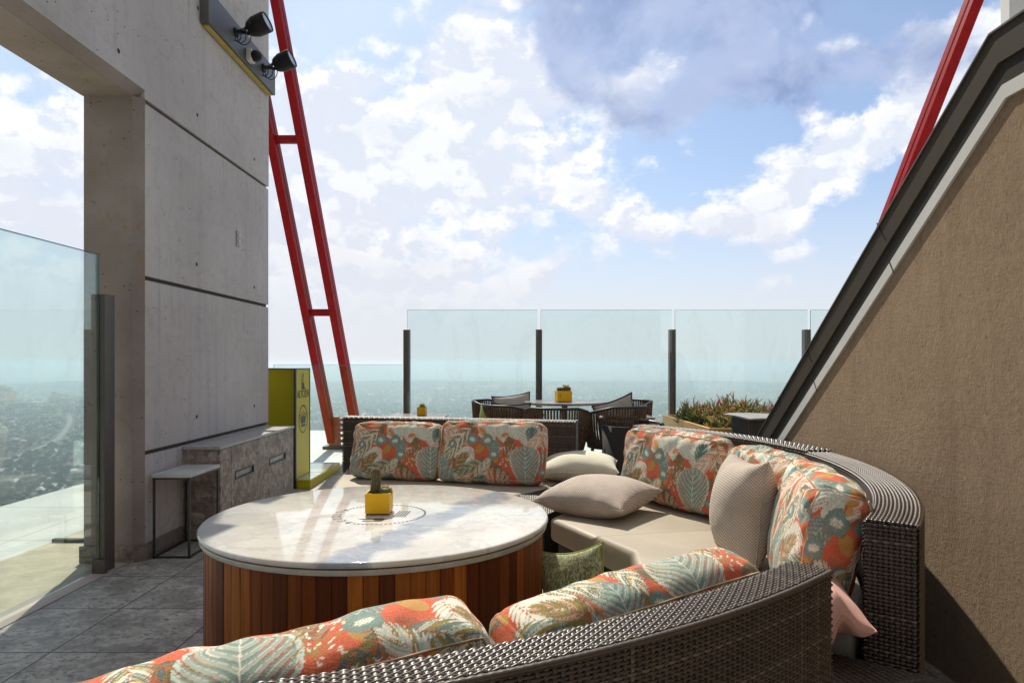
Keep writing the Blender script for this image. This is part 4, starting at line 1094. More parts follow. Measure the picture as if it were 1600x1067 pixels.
    for i in range(26):      # under-layer of dark foliage fills the ground between the motifs
        palm(r2.uniform(0, PW), r2.uniform(0, PH), r2.uniform(0, 6.28), r2.uniform(130, 210), 9, 62, 13, [Br, [OLIVE*.7, TEAL*.55, OLIVE*.6], [RUST*.6, PINK*.55, OLIVE*.6]][i % 3], OLIVE*.5, r2.uniform(-.5, .5))
    for i in range(4): monstera(r2.uniform(0, PW), r2.uniform(0, PH), r2.uniform(0, 6.28), 150, 115, TEAL*.85, LTEAL*.8, 6)
    for i in range(9): palm(r2.uniform(0, PW), r2.uniform(0, PH), r2.uniform(0, 6.28), r2.uniform(150, 220), 10, 80, 14, [Pk, [CREAM, LTEAL, CREAM*.9]][i % 2], CREAM, r2.uniform(-.4, .4))
    monstera(30, 300, 1.6, 210, 150, TEAL, LTEAL); palm(110, 430, -.9, 200, 10, 90, 15, [OLIVE, PINK*.8, OLIVE*.8], OLIVE*.5, .3)
    palm(20, 60, .35, 260, 12, 105, 17, Pk, CREAM, .25); palm(270, 60, 2.35, 300, 15, 130, 15, G, CREAM, -.25)
    palm(420, 350, 2.9, 250, 12, 95, 15, [OLIVE, TEAL, LTEAL*.8], OLIVE*.6, -.3); palm(330, 560, -1.2, 250, 12, 100, 15, [LTEAL*.85, OLIVE, CREAM*.8], CREAM, .25)
    sprig(610, 290, 75, 100); palm(655, 340, -1.8, 100, 7, 45, 9, [OLIVE, CREAM*.7], OLIVE)
    monstera(395, 40, .9, 150, 125, LTEAL, CREAM, 6); monstera(525, 5, 1.35, 180, 140, LTEAL*1.05, CREAM, 6, CREAM); monstera(610, 30, 1.0, 150, 120, CREAM, LTEAL, 6); monstera(745, 15, 1.25, 250, 200, CREAM*.95, LTEAL, 7, LTEAL); monstera(790, 40, 1.5, 170, 100, TEAL, DT, 5)
    palm(990, 40, 2.4, 260, 12, 110, 17, Pk, CREAM, .2); palm(965, 100, 1.6, 260, 13, 85, 14, G, CREAM, .1)
    fern(505, 605, -1.55, 215, 12, 1.35, PINK, CREAM*.85)
    monstera(745, 205, 1.5, 345, 255, TEAL*1.1, CREAM*.85, 9, LTEAL); monstera(880, 480, 1.2, 170, 130, TEAL, LTEAL*.8, 6)
    monstera(310, 630, -1.05, 210, 165, TEAL, DT, 6); monstera(215, 610, -1.9, 180, 130, CREAM*.85, LTEAL, 6); monstera(75, 610, -1.35, 240, 130, TEAL*.9, LTEAL, 8)
    for x, y, r, q in ((295, 160, 60, .3), (425, 165, 62, 2.0), (490, 280, 54, 1.1), (905, 410, 46, 2.6), (120, 200, 40, 4.0)): flower(x, y, r, q)
    leaf(395, 128, -1.9, 60, 38, YEL, None, .1, RUST); leaf(345, 60, .6, 70, 34, YEL, None, -.1, (.66, .16, .03)); leaf(540, 130, -.6, 70, 36, (.66, .16, .03), None, .1, YEL)
    return np.clip(img, .012, .82)
PRINT = paint_print()
def sample_print(u, v):      # metres, v measured downwards from the top edge
    s_ = 1000.0
    x = (u*s_) % PW; y = (v*s_) % PH; x0 = np.floor(x).astype(int) % PW; y0 = np.floor(y).astype(int) % PH
    return PRINT[y0, x0]

def noise1(x, seed):
    r2 = np.random.default_rng(seed); out = np.zeros_like(x)
    for k in range(6): out += np.sin(x*r2.uniform(12, 75)+r2.uniform(0, 6.3))*r2.uniform(.3, 1)
    return out/3
def print_cushion(c_bottom, along, up, L, Hh, T, lab, du0=0., dv0=0., seed=0, res=.004, slump=.0, name='back_cushion', puff=.27, group='tropical print back cushions', uscale=1.12, bend=0.0, wrk=.85):
    """box cushion: c_bottom = middle of bottom edge at mid thickness, along = unit vector along its length, up = unit vector of its height"""
    along = np.array(along, float); along /= np.linalg.norm(along); up = np.array(up, float); up -= along*np.dot(up, along); up /= np.linalg.norm(up)
    nrm = np.cross(along, up)                              # front
    nu, nv, nt_ = int(L/res), int(Hh/res), max(8, int(T/res))
    Vs = []; Fs = []; Cs = []; n0 = 0
    def face(na, nb, fa):
        nonlocal n0
        a, b_ = np.meshgrid(np.linspace(-1, 1, na+1), np.linspace(-1, 1, nb+1), indexing='ij'); q, uv = fa(a.ravel(), b_.ravel())
        Vs.append(q); Cs.append(sample_print(uv[:, 0]*uscale+du0, uv[:, 1]*uscale+dv0)); i = (np.arange(na)[:, None]*(nb+1)+np.arange(nb)[None]).ravel()+n0
        Fs.append(np.stack([i, i+nb+1, i+nb+2, i+1], 1)); n0 += (na+1)*(nb+1)
    one = np.ones
    face(nu, nv, lambda a, b_: (np.stack([a, b_, one(len(a))], 1), np.stack([(a+1)/2*L, (1-b_)/2*Hh], 1)))
    face(nv, nu, lambda b_, a: (np.stack([a, b_, -one(len(a))], 1), np.stack([(1-a)/2*L+.1, (1-b_)/2*Hh+.2], 1)))
    face(nu, nt_, lambda a, c: (np.stack([a, one(len(a)), -c], 1), np.stack([(a+1)/2*L+.17, (c-1)/2*T+.33], 1)))
    face(nt_, nu, lambda c, a: (np.stack([a, -one(len(a)), -c], 1), np.stack([(a+1)/2*L, (c-1)/2*T], 1)))
    face(nv, nt_, lambda b_, c: (np.stack([one(len(b_)), b_, c], 1), np.stack([(c+1)/2*T+.66, (1-b_)/2*Hh], 1)))
    face(nt_, nv, lambda c, b_: (np.stack([-one(len(b_)), b_, c], 1), np.stack([(c+1)/2*T+.41, (1-b_)/2*Hh], 1)))
    q = np.concatenate(Vs); F = np.concatenate(Fs); C = np.concatenate(Cs)
    # rounded box, filled out, with wrinkles pulled in from the seams and soft dents
    half = np.array([L/2, Hh/2, T/2]); rad = min(.048, T*.28); cen = np.array(c_bottom, float)+up*Hh/2
    def deform(q):
        p = q*half; inner = half-rad; cl = np.clip(p, -inner, inner); d = p-cl; dn = np.linalg.norm(d, axis=1); m = dn > 1e-9
        d[m] = d[m]/dn[m][:, None]; p = cl.copy(); p[m] += d[m]*rad
        a, b_, c = p[:, 0]/half[0], p[:, 1]/half[1], p[:, 2]/half[2]
        bul = (1-np.abs(a)**3)*(1-np.abs(b_)**3)
        p[:, 2] *= (1-puff*.55)+puff*bul*1.15
        p[:, 1] += np.where(b_ > 0, 1, -.3)*.026*(1-c**2)*(1-np.abs(a)**4)*np.abs(b_)
        p[:, 1] -= (b_ > 0)*b_*slump*(.35+.65*np.sin(a*2.1+seed)**2)
        p[:, 0] += .014*(1-c**2)*(1-np.abs(b_)**4)*a
        e1 = np.exp(-(1-np.abs(b_))*half[1]/.05); e2 = np.exp(-(1-np.abs(a))*half[0]/.05)
        wr = noise1(p[:, 0]*1.3+p[:, 2]*.8, seed)*e1*.0085+noise1(p[:, 1]*1.3+p[:, 2]*.8, seed+9)*e2*.0085
        wr += .009*noise1(p[:, 0]*.28+p[:, 1]*.42, seed+21)+.0045*noise1(p[:, 0]*.8-p[:, 1]*.6+p[:, 2]*1.1, seed+5)
        # a few sharp creases running in from the corners
        for k, (sx, sy) in enumerate(((1, 1), (-1, 1), (1, -1), (-1, -1))):
            x, y = (a*sx-1)*half[0]*-1, (b_*sy-1)*half[1]*-1; rr = np.hypot(x, y); th = np.arctan2(y, x)
            wr -= .011*np.exp(-((th-(.5+.25*np.sin(seed+k*2.3)))/.10)**2)*np.exp(-((rr-.075)/.05)**2)
            wr -= .008*np.exp(-((th-(1.1+.2*np.sin(seed*1.7+k)))/.08)**2)*np.exp(-((rr-.09)/.05)**2)
        p += np.stack([d[:, 0]*.5, d[:, 1]*.9, np.sign(c)*np.minimum(1, np.abs(c)**3)], 1)*(wr*wrk)[:, None]
        p[:, 2] -= bend*a*a
        return cen+p[:, [0]]*along+p[:, [1]]*up+p[:, [2]]*nrm
    Wd = deform(q)
    t = thing(name, lab, 'cushion', tuple(np.array(c_bottom, float)), group)
    o = link('cover', Wd, F, 'tropical_print', t, True, vcol=C)
    bm = bmesh.new(); bm.from_mesh(o.data); bmesh.ops.remove_doubles(bm, verts=bm.verts, dist=.0004); bm.to_mesh(o.data); bm.free()
    n1_, n2_ = max(60, int(L/.008)), max(40, int(Hh/.008)); s1, s2 = np.linspace(-1, 1, n1_+1)[:-1], np.linspace(-1, 1, n2_+1)[:-1]
    A = np.concatenate([s1, np.ones(n2_), -s1, -np.ones(n2_)]); B = np.concatenate([np.ones(n1_), -s2, -np.ones(n1_), s2])
    for sg in (1, -1):
        bp = MB(); bp.tube(deform(np.stack([A, B, np.full(len(A), float(sg))], 1)), .0026, 6, closed=True)
        bp.build('piping', 'piping_fabric', t, smooth=True)
    return t
simple('piping_fabric', (.50, .36, .22), .85, 0, .5, 14)

def throw(c, ex, ey, L, W, T, m, name, lab, seed=0, seam_m=None, corner=1.0, res=.008, sag=0., seam_r=.003, fold=0.):
    """knife-edge scatter cushion: c centre, ex/ey its in-plane axes"""
    ex = np.array(ex, float); ex /= np.linalg.norm(ex); ey = np.array(ey, float); ey -= ex*np.dot(ex, ey); ey /= np.linalg.norm(ey); ez = np.cross(ex, ey)
    nu, nv = int(L/res), int(W/res); a, b_ = np.meshgrid(np.linspace(-1, 1, nu+1), np.linspace(-1, 1, nv+1), indexing='ij'); a = a.ravel(); b_ = b_.ravel()
    def shape(a, b_, sg):
        k = .075*corner
        x = a*L/2*(1-k*(1-b_**2)); y = b_*W/2*(1-k*(1-a**2))
        h = ((1-np.abs(a)**2.1)*(1-np.abs(b_)**2.1)); h = np.clip(h, 0, 1)**.46*T/2
        e = np.exp(-(1-np.abs(a))*L/2/.05)+np.exp(-(1-np.abs(b_))*W/2/.05)
        w = (noise1(x*.9+y*.15, seed)*np.exp(-(1-np.abs(b_))*W/2/.05)+noise1(y*.9+x*.15, seed+3)*np.exp(-(1-np.abs(a))*L/2/.05))*.007*np.clip(h/(T*.2), 0, 1)
        w += .005*noise1(x*.35+y*.3, seed+7)*np.clip(h/(T*.3), 0, 1)
        z = sg*(h+w)
        z = z+sag*(a**2*.6+b_**2*.6)+.006*noise1((np.abs(a)>0)*x*.5+y*.4, seed+11)*(1-np.clip(h/(T*.3), 0, 1))
        z = z+fold*np.exp(-((a-.55)/.16)**2-((b_+.9)/.5)**2)*(1 if True else 0)
        return np.stack([x, y, z], 1)
    p1 = shape(a, b_, 1); p2 = shape(a, b_, -1); i = (np.arange(nu)[:, None]*(nv+1)+np.arange(nv)[None]).ravel()
    F1 = np.stack([i, i+nv+1, i+nv+2, i+1], 1); F2 = F1[:, ::-1]+len(a)
    P = np.concatenate([p1, p2]); Wd = np.array(c)+P[:, [0]]*ex+P[:, [1]]*ey+P[:, [2]]*ez
    t = thing(name, lab, 'cushion', tuple(c))
    # local orientation for the weave pattern: the mesh keeps world axes
    o = link('cover', Wd, np.concatenate([F1, F2]), m, t, True)
    bm = bmesh.new(); bm.from_mesh(o.data); bmesh.ops.remove_doubles(bm, verts=bm.verts, dist=.0006); bm.to_mesh(o.data); bm.free()
    s_ = np.linspace(-1, 1, 40); A = np.concatenate([s_[:-1], np.ones(39), -s_[:-1], -np.ones(39)]); B = np.concatenate([np.ones(39), -s_[:-1], -np.ones(39), s_[:-1]])
    Q = shape(A, B, 1); Q = np.array(c)+Q[:, [0]]*ex+Q[:, [1]]*ey+Q[:, [2]]*ez
    b2 = MB(); b2.tube(Q, seam_r, 6, closed=True); b2.build('seam', seam_m or m, t, smooth=True)
    return t
# --- back cushions
def V3(*a): return np.array(a, float)
def back_c(p_left, p_right, lean, Hh, T, lab, z0=SZ+.012, **k):
    """p_left/p_right: front bottom corners as seen from the table side (x,y); lean = backwards shift of the top"""
    a = V3(*p_left, z0); b_ = V3(*p_right, z0); al = (b_-a); L = np.linalg.norm(al); al /= L; back = np.cross(V3(0, 0, 1), al)   # points away from the viewer when left->right
    up = V3(0, 0, Hh)+back*lean; up /= np.linalg.norm(up)
    c = (a+b_)/2+np.cross(up, al)*0+back*T/2
    return print_cushion(c, al, up, L, Hh, T, lab, **k)
back_c((-1.30, 5.25), (-.60, 5.11), .14, .42, .17, 'tropical print back cushion on the rear sofa, at its left end', seed=1, res=.004, du0=.02)
back_c((-.60, 5.08), (.18, 4.90), .14, .445, .18, 'tropical print back cushion on the rear sofa, beside the plump white cushion', seed=2, res=.004)
back_c((.665, 4.56), (1.09, 3.86), .07, .435, .19, 'tropical print back cushion behind the flat grey cushion', seed=3, res=.0038, z0=SZ+.02)
back_c((1.06, 3.80), (1.22, 3.16), .12, .42, .17, 'tropical print back cushion half hidden behind the upright grey cushion', seed=4, res=.0038, z0=SZ+.02, du0=.3, dv0=.1)
back_c((1.085, 3.03), (.905, 2.34), .10, .445, .22, 'tropical print back cushion in full sun at the right-hand end of the sofa', seed=5, res=.0035, z0=SZ+.03, du0=.55, dv0=.05)
# on the nearest section (front faces the table, their tops and backs face the camera)
def near_c(a0, a1, r, zt, Hh, T, lab, tilt=0., r2=None, **k):
    p0 = V3(*pol(a0, r), 0); p1 = V3(*pol(a1, r2 or r), 0); al = p1-p0; L = np.linalg.norm(al); al /= L
    al = al+V3(0, 0, tilt); al /= np.linalg.norm(al); out = V3(al[1], -al[0], 0); out /= np.linalg.norm(out)
    if np.dot(out, (p0+p1)/2-V3(OX, OY, 0)) < 0: out = -out
    up = V3(0, 0, 1)+out*.18; up /= np.linalg.norm(up); cen = (p0+p1)/2; cen[2] = zt-Hh; cen -= out*.18*Hh*.9
    return print_cushion(cen, al, up, L, Hh, T, lab, **k)
near_c(-50.4, -66.3, 2.585, .853, .44, .19, 'tropical print back cushion on the nearest sofa, in front of the green cushion', tilt=-.05, seed=6, res=.0027, du0=.25, dv0=.0, uscale=1.25, slump=.0, wrk=.5)
near_c(-67.2, -85.0, 2.60, .848, .43, .21, 'tropical print back cushion at the bottom of the view, the leftmost on the nearest sofa', tilt=-.085, r2=2.76, seed=7, res=.0027, du0=.0, dv0=.0, uscale=1.25, slump=.0, wrk=.5)
# --- scatter cushions
throw((.49, 5.30, .545), (1, -.12, .03), (.15, .9, .06), .60, .44, .24, 'white_cotton', 'scatter_cushion', 'plump white cushion lying on the wicker corner table', seed=11, corner=.9)
throw((.50, 4.14, .545), (.80, -.60, .03), (.60, .80, .05), .60, .54, .245, 'grey_knit', 'scatter_cushion', 'pale grey woven cushion lying flat on the seat at the centre', seed=12, corner=1.0, res=.006)
throw((1.03, 3.10, .69), (.07, -1, .03), (.13, .03, 1), .42, .47, .27, 'grey_knit', 'scatter_cushion', 'pale grey woven cushion standing upright on the right-hand seat', seed=13, res=.006, corner=1.7)
throw((.275, 3.17, .25), (.86, -.36, .20), (-.14, .28, 1), .35, .49, .17, 'green_stripe_fabric', 'scatter_cushion', 'green streaked cushion on the floor between the table and the sofa', seed=14, seam_m='lime_fabric', corner=2.0, res=.006, seam_r=.005)
throw((.90, 2.215, .545), (1, -.15, .22), (.10, .85, .12), .38, .36, .20, 'pink_knit', 'scatter_cushion', 'pink knitted cushion slumped in the corner at the right', seed=15, res=.005, fold=.07, corner=.5)
# ------------------------------------------------------------ dining group behind the sofa
def round_small_table(x, y, z, r, lab, seg=64):
    t = thing('dining_table', lab, 'table', (x, y, 0))
    b = MB(); b.lathe(x, y, [(0, z-.028), (r-.02, z-.028), (r, z-.018), (r, z-.004), (r-.004, z), (0, z)], seg); b.build('top', 'table_brown', t, smooth='auto')
    b = MB(); b.lathe(x, y, [(0, .01), (.24, .01), (.24, .025), (.035, .04), (.035, z-.03), (0, z-.03)], 32); b.build('pedestal', 'black_steel', t, smooth='auto')
    return t
round_small_table(.565, 7.9, .905, .47, 'round brown dining table carrying a yellow pot, before the rear glass')
cactus_pot(.545, 7.85, .906, .17, .125, 'low yellow pot of dark cacti on the dining table', 1, R(8))
b = MB(); pts = [(.0, -.03), (.018, -.012), (.018, .012), (.009, .028), (-.009, .028), (-.018, .012), (-.018, -.012)]
b.add([(.545-.055+x, 7.758, .906+.07+z) for x, z in pts], [tuple(range(7))]); o = b.build('emblem', 'black_print', [x for x in bpy.data.objects if x.name.startswith('cactus_pot') and x.get('label', '').startswith('low yellow')][0])
t = thing('occasional_table', 'small square grey-topped table behind the rear sofa', 'table', (-1.15, 8.0, 0))
b = MB(); b.box(-1.49, -.81, 7.72, 8.3, .715, .735, bev=.004); b.build('top', 'table_brown', t)
for x in (-1.44, -.86):
    for y in (7.77, 8.25):
        b = MB(); b.box(x-.018, x+.018, y-.018, y+.018, .008, .714); b.build('leg', 'black_steel', t)
cactus_pot(-1.10, 8.0, .736, .098, .098, 'tiny yellow pot with a flowering cactus on the square table behind the rear sofa', 2, R(-5))
t = thing('occasional_table', 'low brown side table right of the dining chairs', 'table', (1.42, 7.6, 0))
b = MB(); b.box(1.22, 1.49, 7.3, 7.75, .745, .765, bev=.004); b.build('top', 'table_brown', t)
for x in (1.25, 1.46):
    for y in (7.33, 7.72):
        b = MB(); b.box(x-.015, x+.015, y-.015, y+.015, .008, .744); b.build('leg', 'black_steel', t)

def rope_chair(x, y, face, lab):
    """tub chair with a back of upright ropes; face = heading (radians) the sitter looks towards"""
    t = thing('rope_chair', lab, 'chair', (x, y, 0), 'rope-backed dining chairs')
    A = np.linspace(-R(118), R(118), 46)
    def rim(a, top):
        back = face+math.pi+a
        h = (.895-.10*np.clip((abs(a)-R(45))/R(73), 0, 1)) if top else .47
        r = .325 if top else .262
        return (x+r*1.04*math.cos(back), y+r*math.sin(back), h)
    b = MB()
    for i, a in enumerate(A):
        p, q = np.array(rim(a, True)), np.array(rim(a, False)); mid = (p+q)/2; mid[:2] += (mid[:2]-np.array([x, y]))*.06
        b.tube([p, mid, q], .0115, 5, cap=False)
    b.build('rope_back', 'rope_brown', t, smooth=True)
    b = MB(); b.tube([rim(a, True) for a in np.linspace(-R(120), R(120), 40)], .014, 8); b.tube([rim(a, False) for a in np.linspace(-math.pi, math.pi, 40)], .014, 8); b.build('frame', 'black_steel', t, smooth=True)
    b = MB(); b.lathe(x, y, [(0, .46), (.25, .46), (.262, .48), (.25, .515), (0, .52)], 40); b.build('seat', 'rope_brown', t, smooth='auto')
    for k in range(4):
        a = face+math.pi/4+k*math.pi/2
        b = MB(); b.beam((x+.27*math.cos(a), y+.27*math.sin(a), .009), (x+.22*math.cos(a), y+.22*math.sin(a), .47), .035, .035); b.build('leg', 'black_steel', t)
    return t
def face_to(x, y): return math.atan2(7.9-y, .565-x)
for x, y, l in [(-.02, 7.45, 'rope-backed dining chair at the left of the dining table'), (.42, 7.05, 'rope-backed dining chair nearest the camera, its back just right of the rear sofa'),
                (1.04, 7.25, 'rope-backed dining chair at the near right, with splayed upright ropes'), (1.28, 8.15, 'rope-backed dining chair behind the right of the dining table'), (-.18, 8.15, 'rope-backed dining chair on the far left of the dining table')]:
    rope_chair(x, y, face_to(x, y), l)
def chair_pillow(c, ex, ey, lab, m='chair_pillow_fabric', L=.46, W=.40):
    return throw(c, ex, ey, L, W, .12, m, 'chair_pillow', lab, seed=int(abs(c[0]*97))+20, seam_m='cushion_edge_dark', res=.02, seam_r=.009, corner=1.7)
chair_pillow((-.03, 8.02, .79), (1, .15, .12), (0, .30, 1), 'grey pillow with dark edging on the far left dining chair')
chair_pillow((-.04, 7.28, .735), (1, -.2, .0), (.1, -.3, 1), 'grey pillow with dark edging on the left dining chair', L=.42)
chair_pillow((1.06, 7.22, .78), (.95, .2, .30), (-.25, -.2, 1), 'grey pillow with dark edging on the near right dining chair')
throw((-.25, 7.30, .70), (.75, -.7, 0), (.1, .05, 1), .42, .40, .13, 'lime_fabric', 'chair_pillow', 'lime green pillow against the left dining chair', seed=40, res=.02)

# ------------------------------------------------------------ planter with fire-stick succulents
PL = thing('planter_box', 'long timber planter box behind the far right sofa section', 'planter', (2.7, 7.6, 0))
PZ = .685
corners = [(1.90, 8.75), (1.98, 6.95), (3.3, 6.80), (3.6, 8.6)]
for i in range(4):
    a, c = corners[i], corners[(i+1) % 4]
    for z0, z1 in ((.30, .468), (.472, PZ)):
        b = MB(); b.beam((*a, (z0+z1)/2), (*c, (z0+z1)/2), .035, z1-z0); b.build('board', 'planter_wood', PL)
b = MB(); b.prism([(1.93, 8.7), (2.0, 7.0), (3.27, 6.86), (3.55, 8.55)][::1], .02, .298); b.build('plinth', 'dark_gap', PL)
b = MB(); b.prism([(1.94, 8.7), (2.02, 7.0), (3.25, 6.86), (3.55, 8.55)], .30, .57); b.build('soil', 'soil', PL)
def fire_sticks(cx, cy, rx, ry, h, n, lab, tipw):
    b = MB()
    g, dg, og, rd, ye = [np.array(c) for c in ((.09, .15, .03), (.03, .06, .014), (.62, .20, .03), (.58, .07, .045), (.36, .36, .05))]
    for i in range(n):
        a = rng.uniform(0, 6.28); d = math.sqrt(rng.uniform(0, 1)); x, y = cx+rx*d*math.cos(a), cy+ry*d*math.sin(a)
        hh = h*(1-.55*d*d)*rng.uniform(.65, 1.08); base = np.array([x, y, .56]); lean = np.array([math.cos(a)*d*.35, math.sin(a)*d*.35, 1.0])+rng.normal(0, .10, 3)
        top = base+lean*hh
        b.tube([base, base+(top-base)*.5+rng.normal(0, .012, 3), top], [.007, .006, .004], 5, c=dg)
        tipc = [og, rd, ye, g][int(rng.choice(4, p=tipw))]
        for k in range(int(rng.integers(4, 8))):
            f = rng.uniform(.35, 1); p = base+(top-base)*f; q = p+np.array([rng.normal(0, .04), rng.normal(0, .04), rng.uniform(.04, .10)])
            m_ = (p+q)/2+rng.normal(0, .006, 3)
            b.tube([p, m_], [.0058, .0052], 4, cap=False, c=g if f < .85 else ye*.6+g*.4); b.tube([m_, q], [.0052, .0028], 4, c=tipc if f > .6 else g)
    o = b.build('succulent_clump', 'succulent', smooth=True, vc=True); return tag(o, lab, 'plant', 'fire-stick succulents in the planter')
fire_sticks(2.16, 8.10, .20, .38, .30, 150, 'orange-tipped succulent clump at the left end of the planter', [.25, .12, .2, .43])
fire_sticks(2.44, 7.75, .30, .38, .36, 240, 'tallest orange and red succulent clump in the middle of the planter', [.28, .2, .2, .32])
fire_sticks(2.30, 7.22, .24, .22, .24, 150, 'green and orange succulent clump at the front of the planter', [.22, .08, .25, .45])
fire_sticks(2.98, 8.25, .34, .3, .30, 150, 'low red-green succulent clump behind the grey-topped wicker table', [.15, .25, .15, .45])
# grey-topped wicker lounger beyond the planter
t = thing('wicker_lounge_table', 'dark wicker table with a sagging grey cloth top beside the succulents', 'table', (2.62, 6.42, 0))
def fn(u, v): return 2.62+u*1.0, 6.72+v+0*u
b = MB(); b.prism([(2.13, 6.74), (2.15, 6.28), (3.10, 6.06), (3.12, 6.66)], .02, .835); b.build('body', 'wicker_under', t)
f_, L_ = line_curve((3.72, 6.48), (2.64, 6.93)); 
q_ = (lambda v: (np.full_like(v, 0.), .765-v, -np.ones_like(v), np.zeros_like(v)))
fl, Ll = line_curve((2.13, 6.26), (3.10, 6.03))
weave(surf(lambda u: (lambda r: (r[0], r[1], -r[2], -r[3]))(fl(u)), (lambda v: (np.zeros_like(v), .835-v, np.ones_like(v), np.zeros_like(v)))), Ll, .5, .03, .016, .003, 'woven_side', t, .012)
xs, ys = np.meshgrid(np.linspace(-1, 1, 40), np.linspace(-1, 1, 40), indexing='ij')
X = 2.62+.52*xs-.03*ys; Y = 6.42+.30*ys-.10*xs; Z = .855+.015*np.cos(xs*5)*np.cos(ys*2)-.05*np.clip(np.maximum(np.abs(xs), np.abs(ys))-.9, 0, 1)*9*.3
i = (np.arange(39)[:, None]*40+np.arange(39)[None]).ravel(); V = np.stack([X.ravel(), Y.ravel(), Z.ravel()], 1)
V2 = V.copy(); V2[:, 2] -= .012
link('cloth_top', np.concatenate([V, V2]), np.concatenate([np.stack([i, i+40, i+41, i+1], 1), np.stack([i, i+1, i+41, i+40], 1)+1600]), 'grey_sheet', t, True)
# wicker lounge chair peeping over the far right sofa
t = thing('wicker_lounge_chair', 'low dark wicker chair with a grey pad just above the far right sofa rim', 'chair', (1.14, 6.75, 0))
b = MB()
P = [(1.14+.30*math.cos(a), 6.75+.30*math.sin(a), .775-.03*math.cos(a)) for a in np.linspace(-.3, math.pi+.3, 26)]
b.tube(P, .022, 8); b.build('rim', 'wicker', t, smooth=True)
b = MB(); b.lathe(1.14, 6.75, [(.26, .04), (.29, .74), (.27, .74), (.24, .04)], 36); b.build('shell', 'wicker_under', t, smooth=True)
b = MB(); b.lathe(1.14, 6.72, [(0, .60), (.22, .60), (.25, .64), (.22, .685), (0, .70)], 30); b.build('seat_pad', 'grey_sheet', t, smooth=True)

# ------------------------------------------------------------ the suburb far below
GZ = -200.0
def hills(x, y):
    d = np.hypot(x, y)
    h = 12*np.sin(x*.0011+1)*np.sin(y*.0009+.5)+7*np.sin(x*.0023+y*.0017)+3*np.sin(x*.006-y*.004+2)
    ridge = 34*np.exp(-((d-5600)/900)**2)*(1+.25*np.sin(np.arctan2(x, y)*9+1)+.12*np.sin(np.arctan2(x, y)*31))
    far = 70*np.exp(-((d-14000)/2600)**2)*(.8+.35*np.sin(np.arctan2(x, y)*6))+130*np.exp(-((d-30000)/5000)**2)*(.8+.3*np.sin(np.arctan2(x, y)*4+2))
    return (h*np.clip(d/1500-.3, 0, 1)+ridge+far)
rad = np.concatenate([[0], np.geomspace(150, 60000, 150)]); na = 360
A_, R_ = np.meshgrid(np.linspace(0, 2*math.pi, na, endpoint=False), rad, indexing='ij')
X = (R_*np.sin(A_)).ravel(); Y = (R_*np.cos(A_)).ravel(); Z = GZ+hills(X, Y)*(R_.ravel() > 1)
nr_ = len(rad); ii = np.arange(na)[:, None]; jj = np.arange(nr_-1)[None]
F = np.stack([(ii*nr_+jj), (ii*nr_+jj+1), (((ii+1) % na)*nr_+jj+1), (((ii+1) % na)*nr_+jj)], -1).reshape(-1, 4)
o = link('ground', np.stack([X, Y, Z], 1), F, 'suburb_ground', None, True, origin=(0, 0, GZ)); tag(o, kind='structure')
def sector_points(sp, dmin, dmax, jit=.42):
    """jittered grid in the two wedges of country the terrace looks out on"""
    out = []
    for s0, s1, lo in ((-.95, -.52, dmin), (-.46, .62, max(dmin, 1750))):
        ys = np.arange(lo, dmax, sp)
        for y in ys:
            xs = np.arange(s0*y, s1*y, sp); out.append(np.stack([xs, np.full(len(xs), y)], 1))
    P = np.concatenate(out); P += rng.uniform(-jit, jit, P.shape)*sp; return P
# roads
ROADS = [[(-1250, 700), (-1230, 1300), (-1180, 1750), (-1330, 2300)], [(-700, 900), (-1000, 1250), (-1150, 1700), (-1500, 2300), (-1700, 2600)], [(-1900, 2100), (-1700, 2750), (-1850, 3200), (-2700, 4300), (-2900, 4900)],
         [(-1500, 1150), (-1050, 1450), (-600, 1700)], [(-2300, 2500), (-1500, 2350), (-500, 2450), (700, 2350), (1700, 2600)], [(-900, 2300), (-300, 3200), (100, 4600)], [(900, 2300), (700, 3300), (1300, 4600)], [(-1900, 3600), (-300, 3500), (1900, 3700)]]
def road_dist(P):
    d = np.full(len(P), 1e9)
    for r in ROADS:
        for a, c in zip(r[:-1], r[1:]):
            a, c = np.array(a, float), np.array(c, float); t = np.clip(((P-a)@(c-a))/((c-a)@(c-a)), 0, 1); d = np.minimum(d, np.hypot(*(P-(a+t[:, None]*(c-a))).T))
    return d
for r in ROADS:
    pts = []
    for a, c in zip(r[:-1], r[1:]):
        for t_ in np.linspace(0, 1, 14)[:-1]: pts.append((a[0]+(c[0]-a[0])*t_, a[1]+(c[1]-a[1])*t_))
    pts.append(r[-1]); pts = np.array(pts, float)
    for _ in range(10): pts[1:-1] = (pts[:-2]+pts[2:])/4+pts[1:-1]/2
    T_ = np.gradient(pts, axis=0); T_ /= np.hypot(*T_.T)[:, None]; N_ = np.stack([-T_[:, 1], T_[:, 0]], 1); w = 7
    L1, L2 = pts+N_*w, pts-N_*w; z1 = GZ+hills(L1[:, 0], L1[:, 1])+1.5; z2 = GZ+hills(L2[:, 0], L2[:, 1])+1.5
    V = np.concatenate([np.column_stack([L1, z1]), np.column_stack([L2, z2])]); n_ = len(pts); i = np.arange(n_-1)
    o = link('road', V, np.stack([i, i+n_, i+n_+1, i+1], 1), 'road_far'); tag(o, kind='structure')
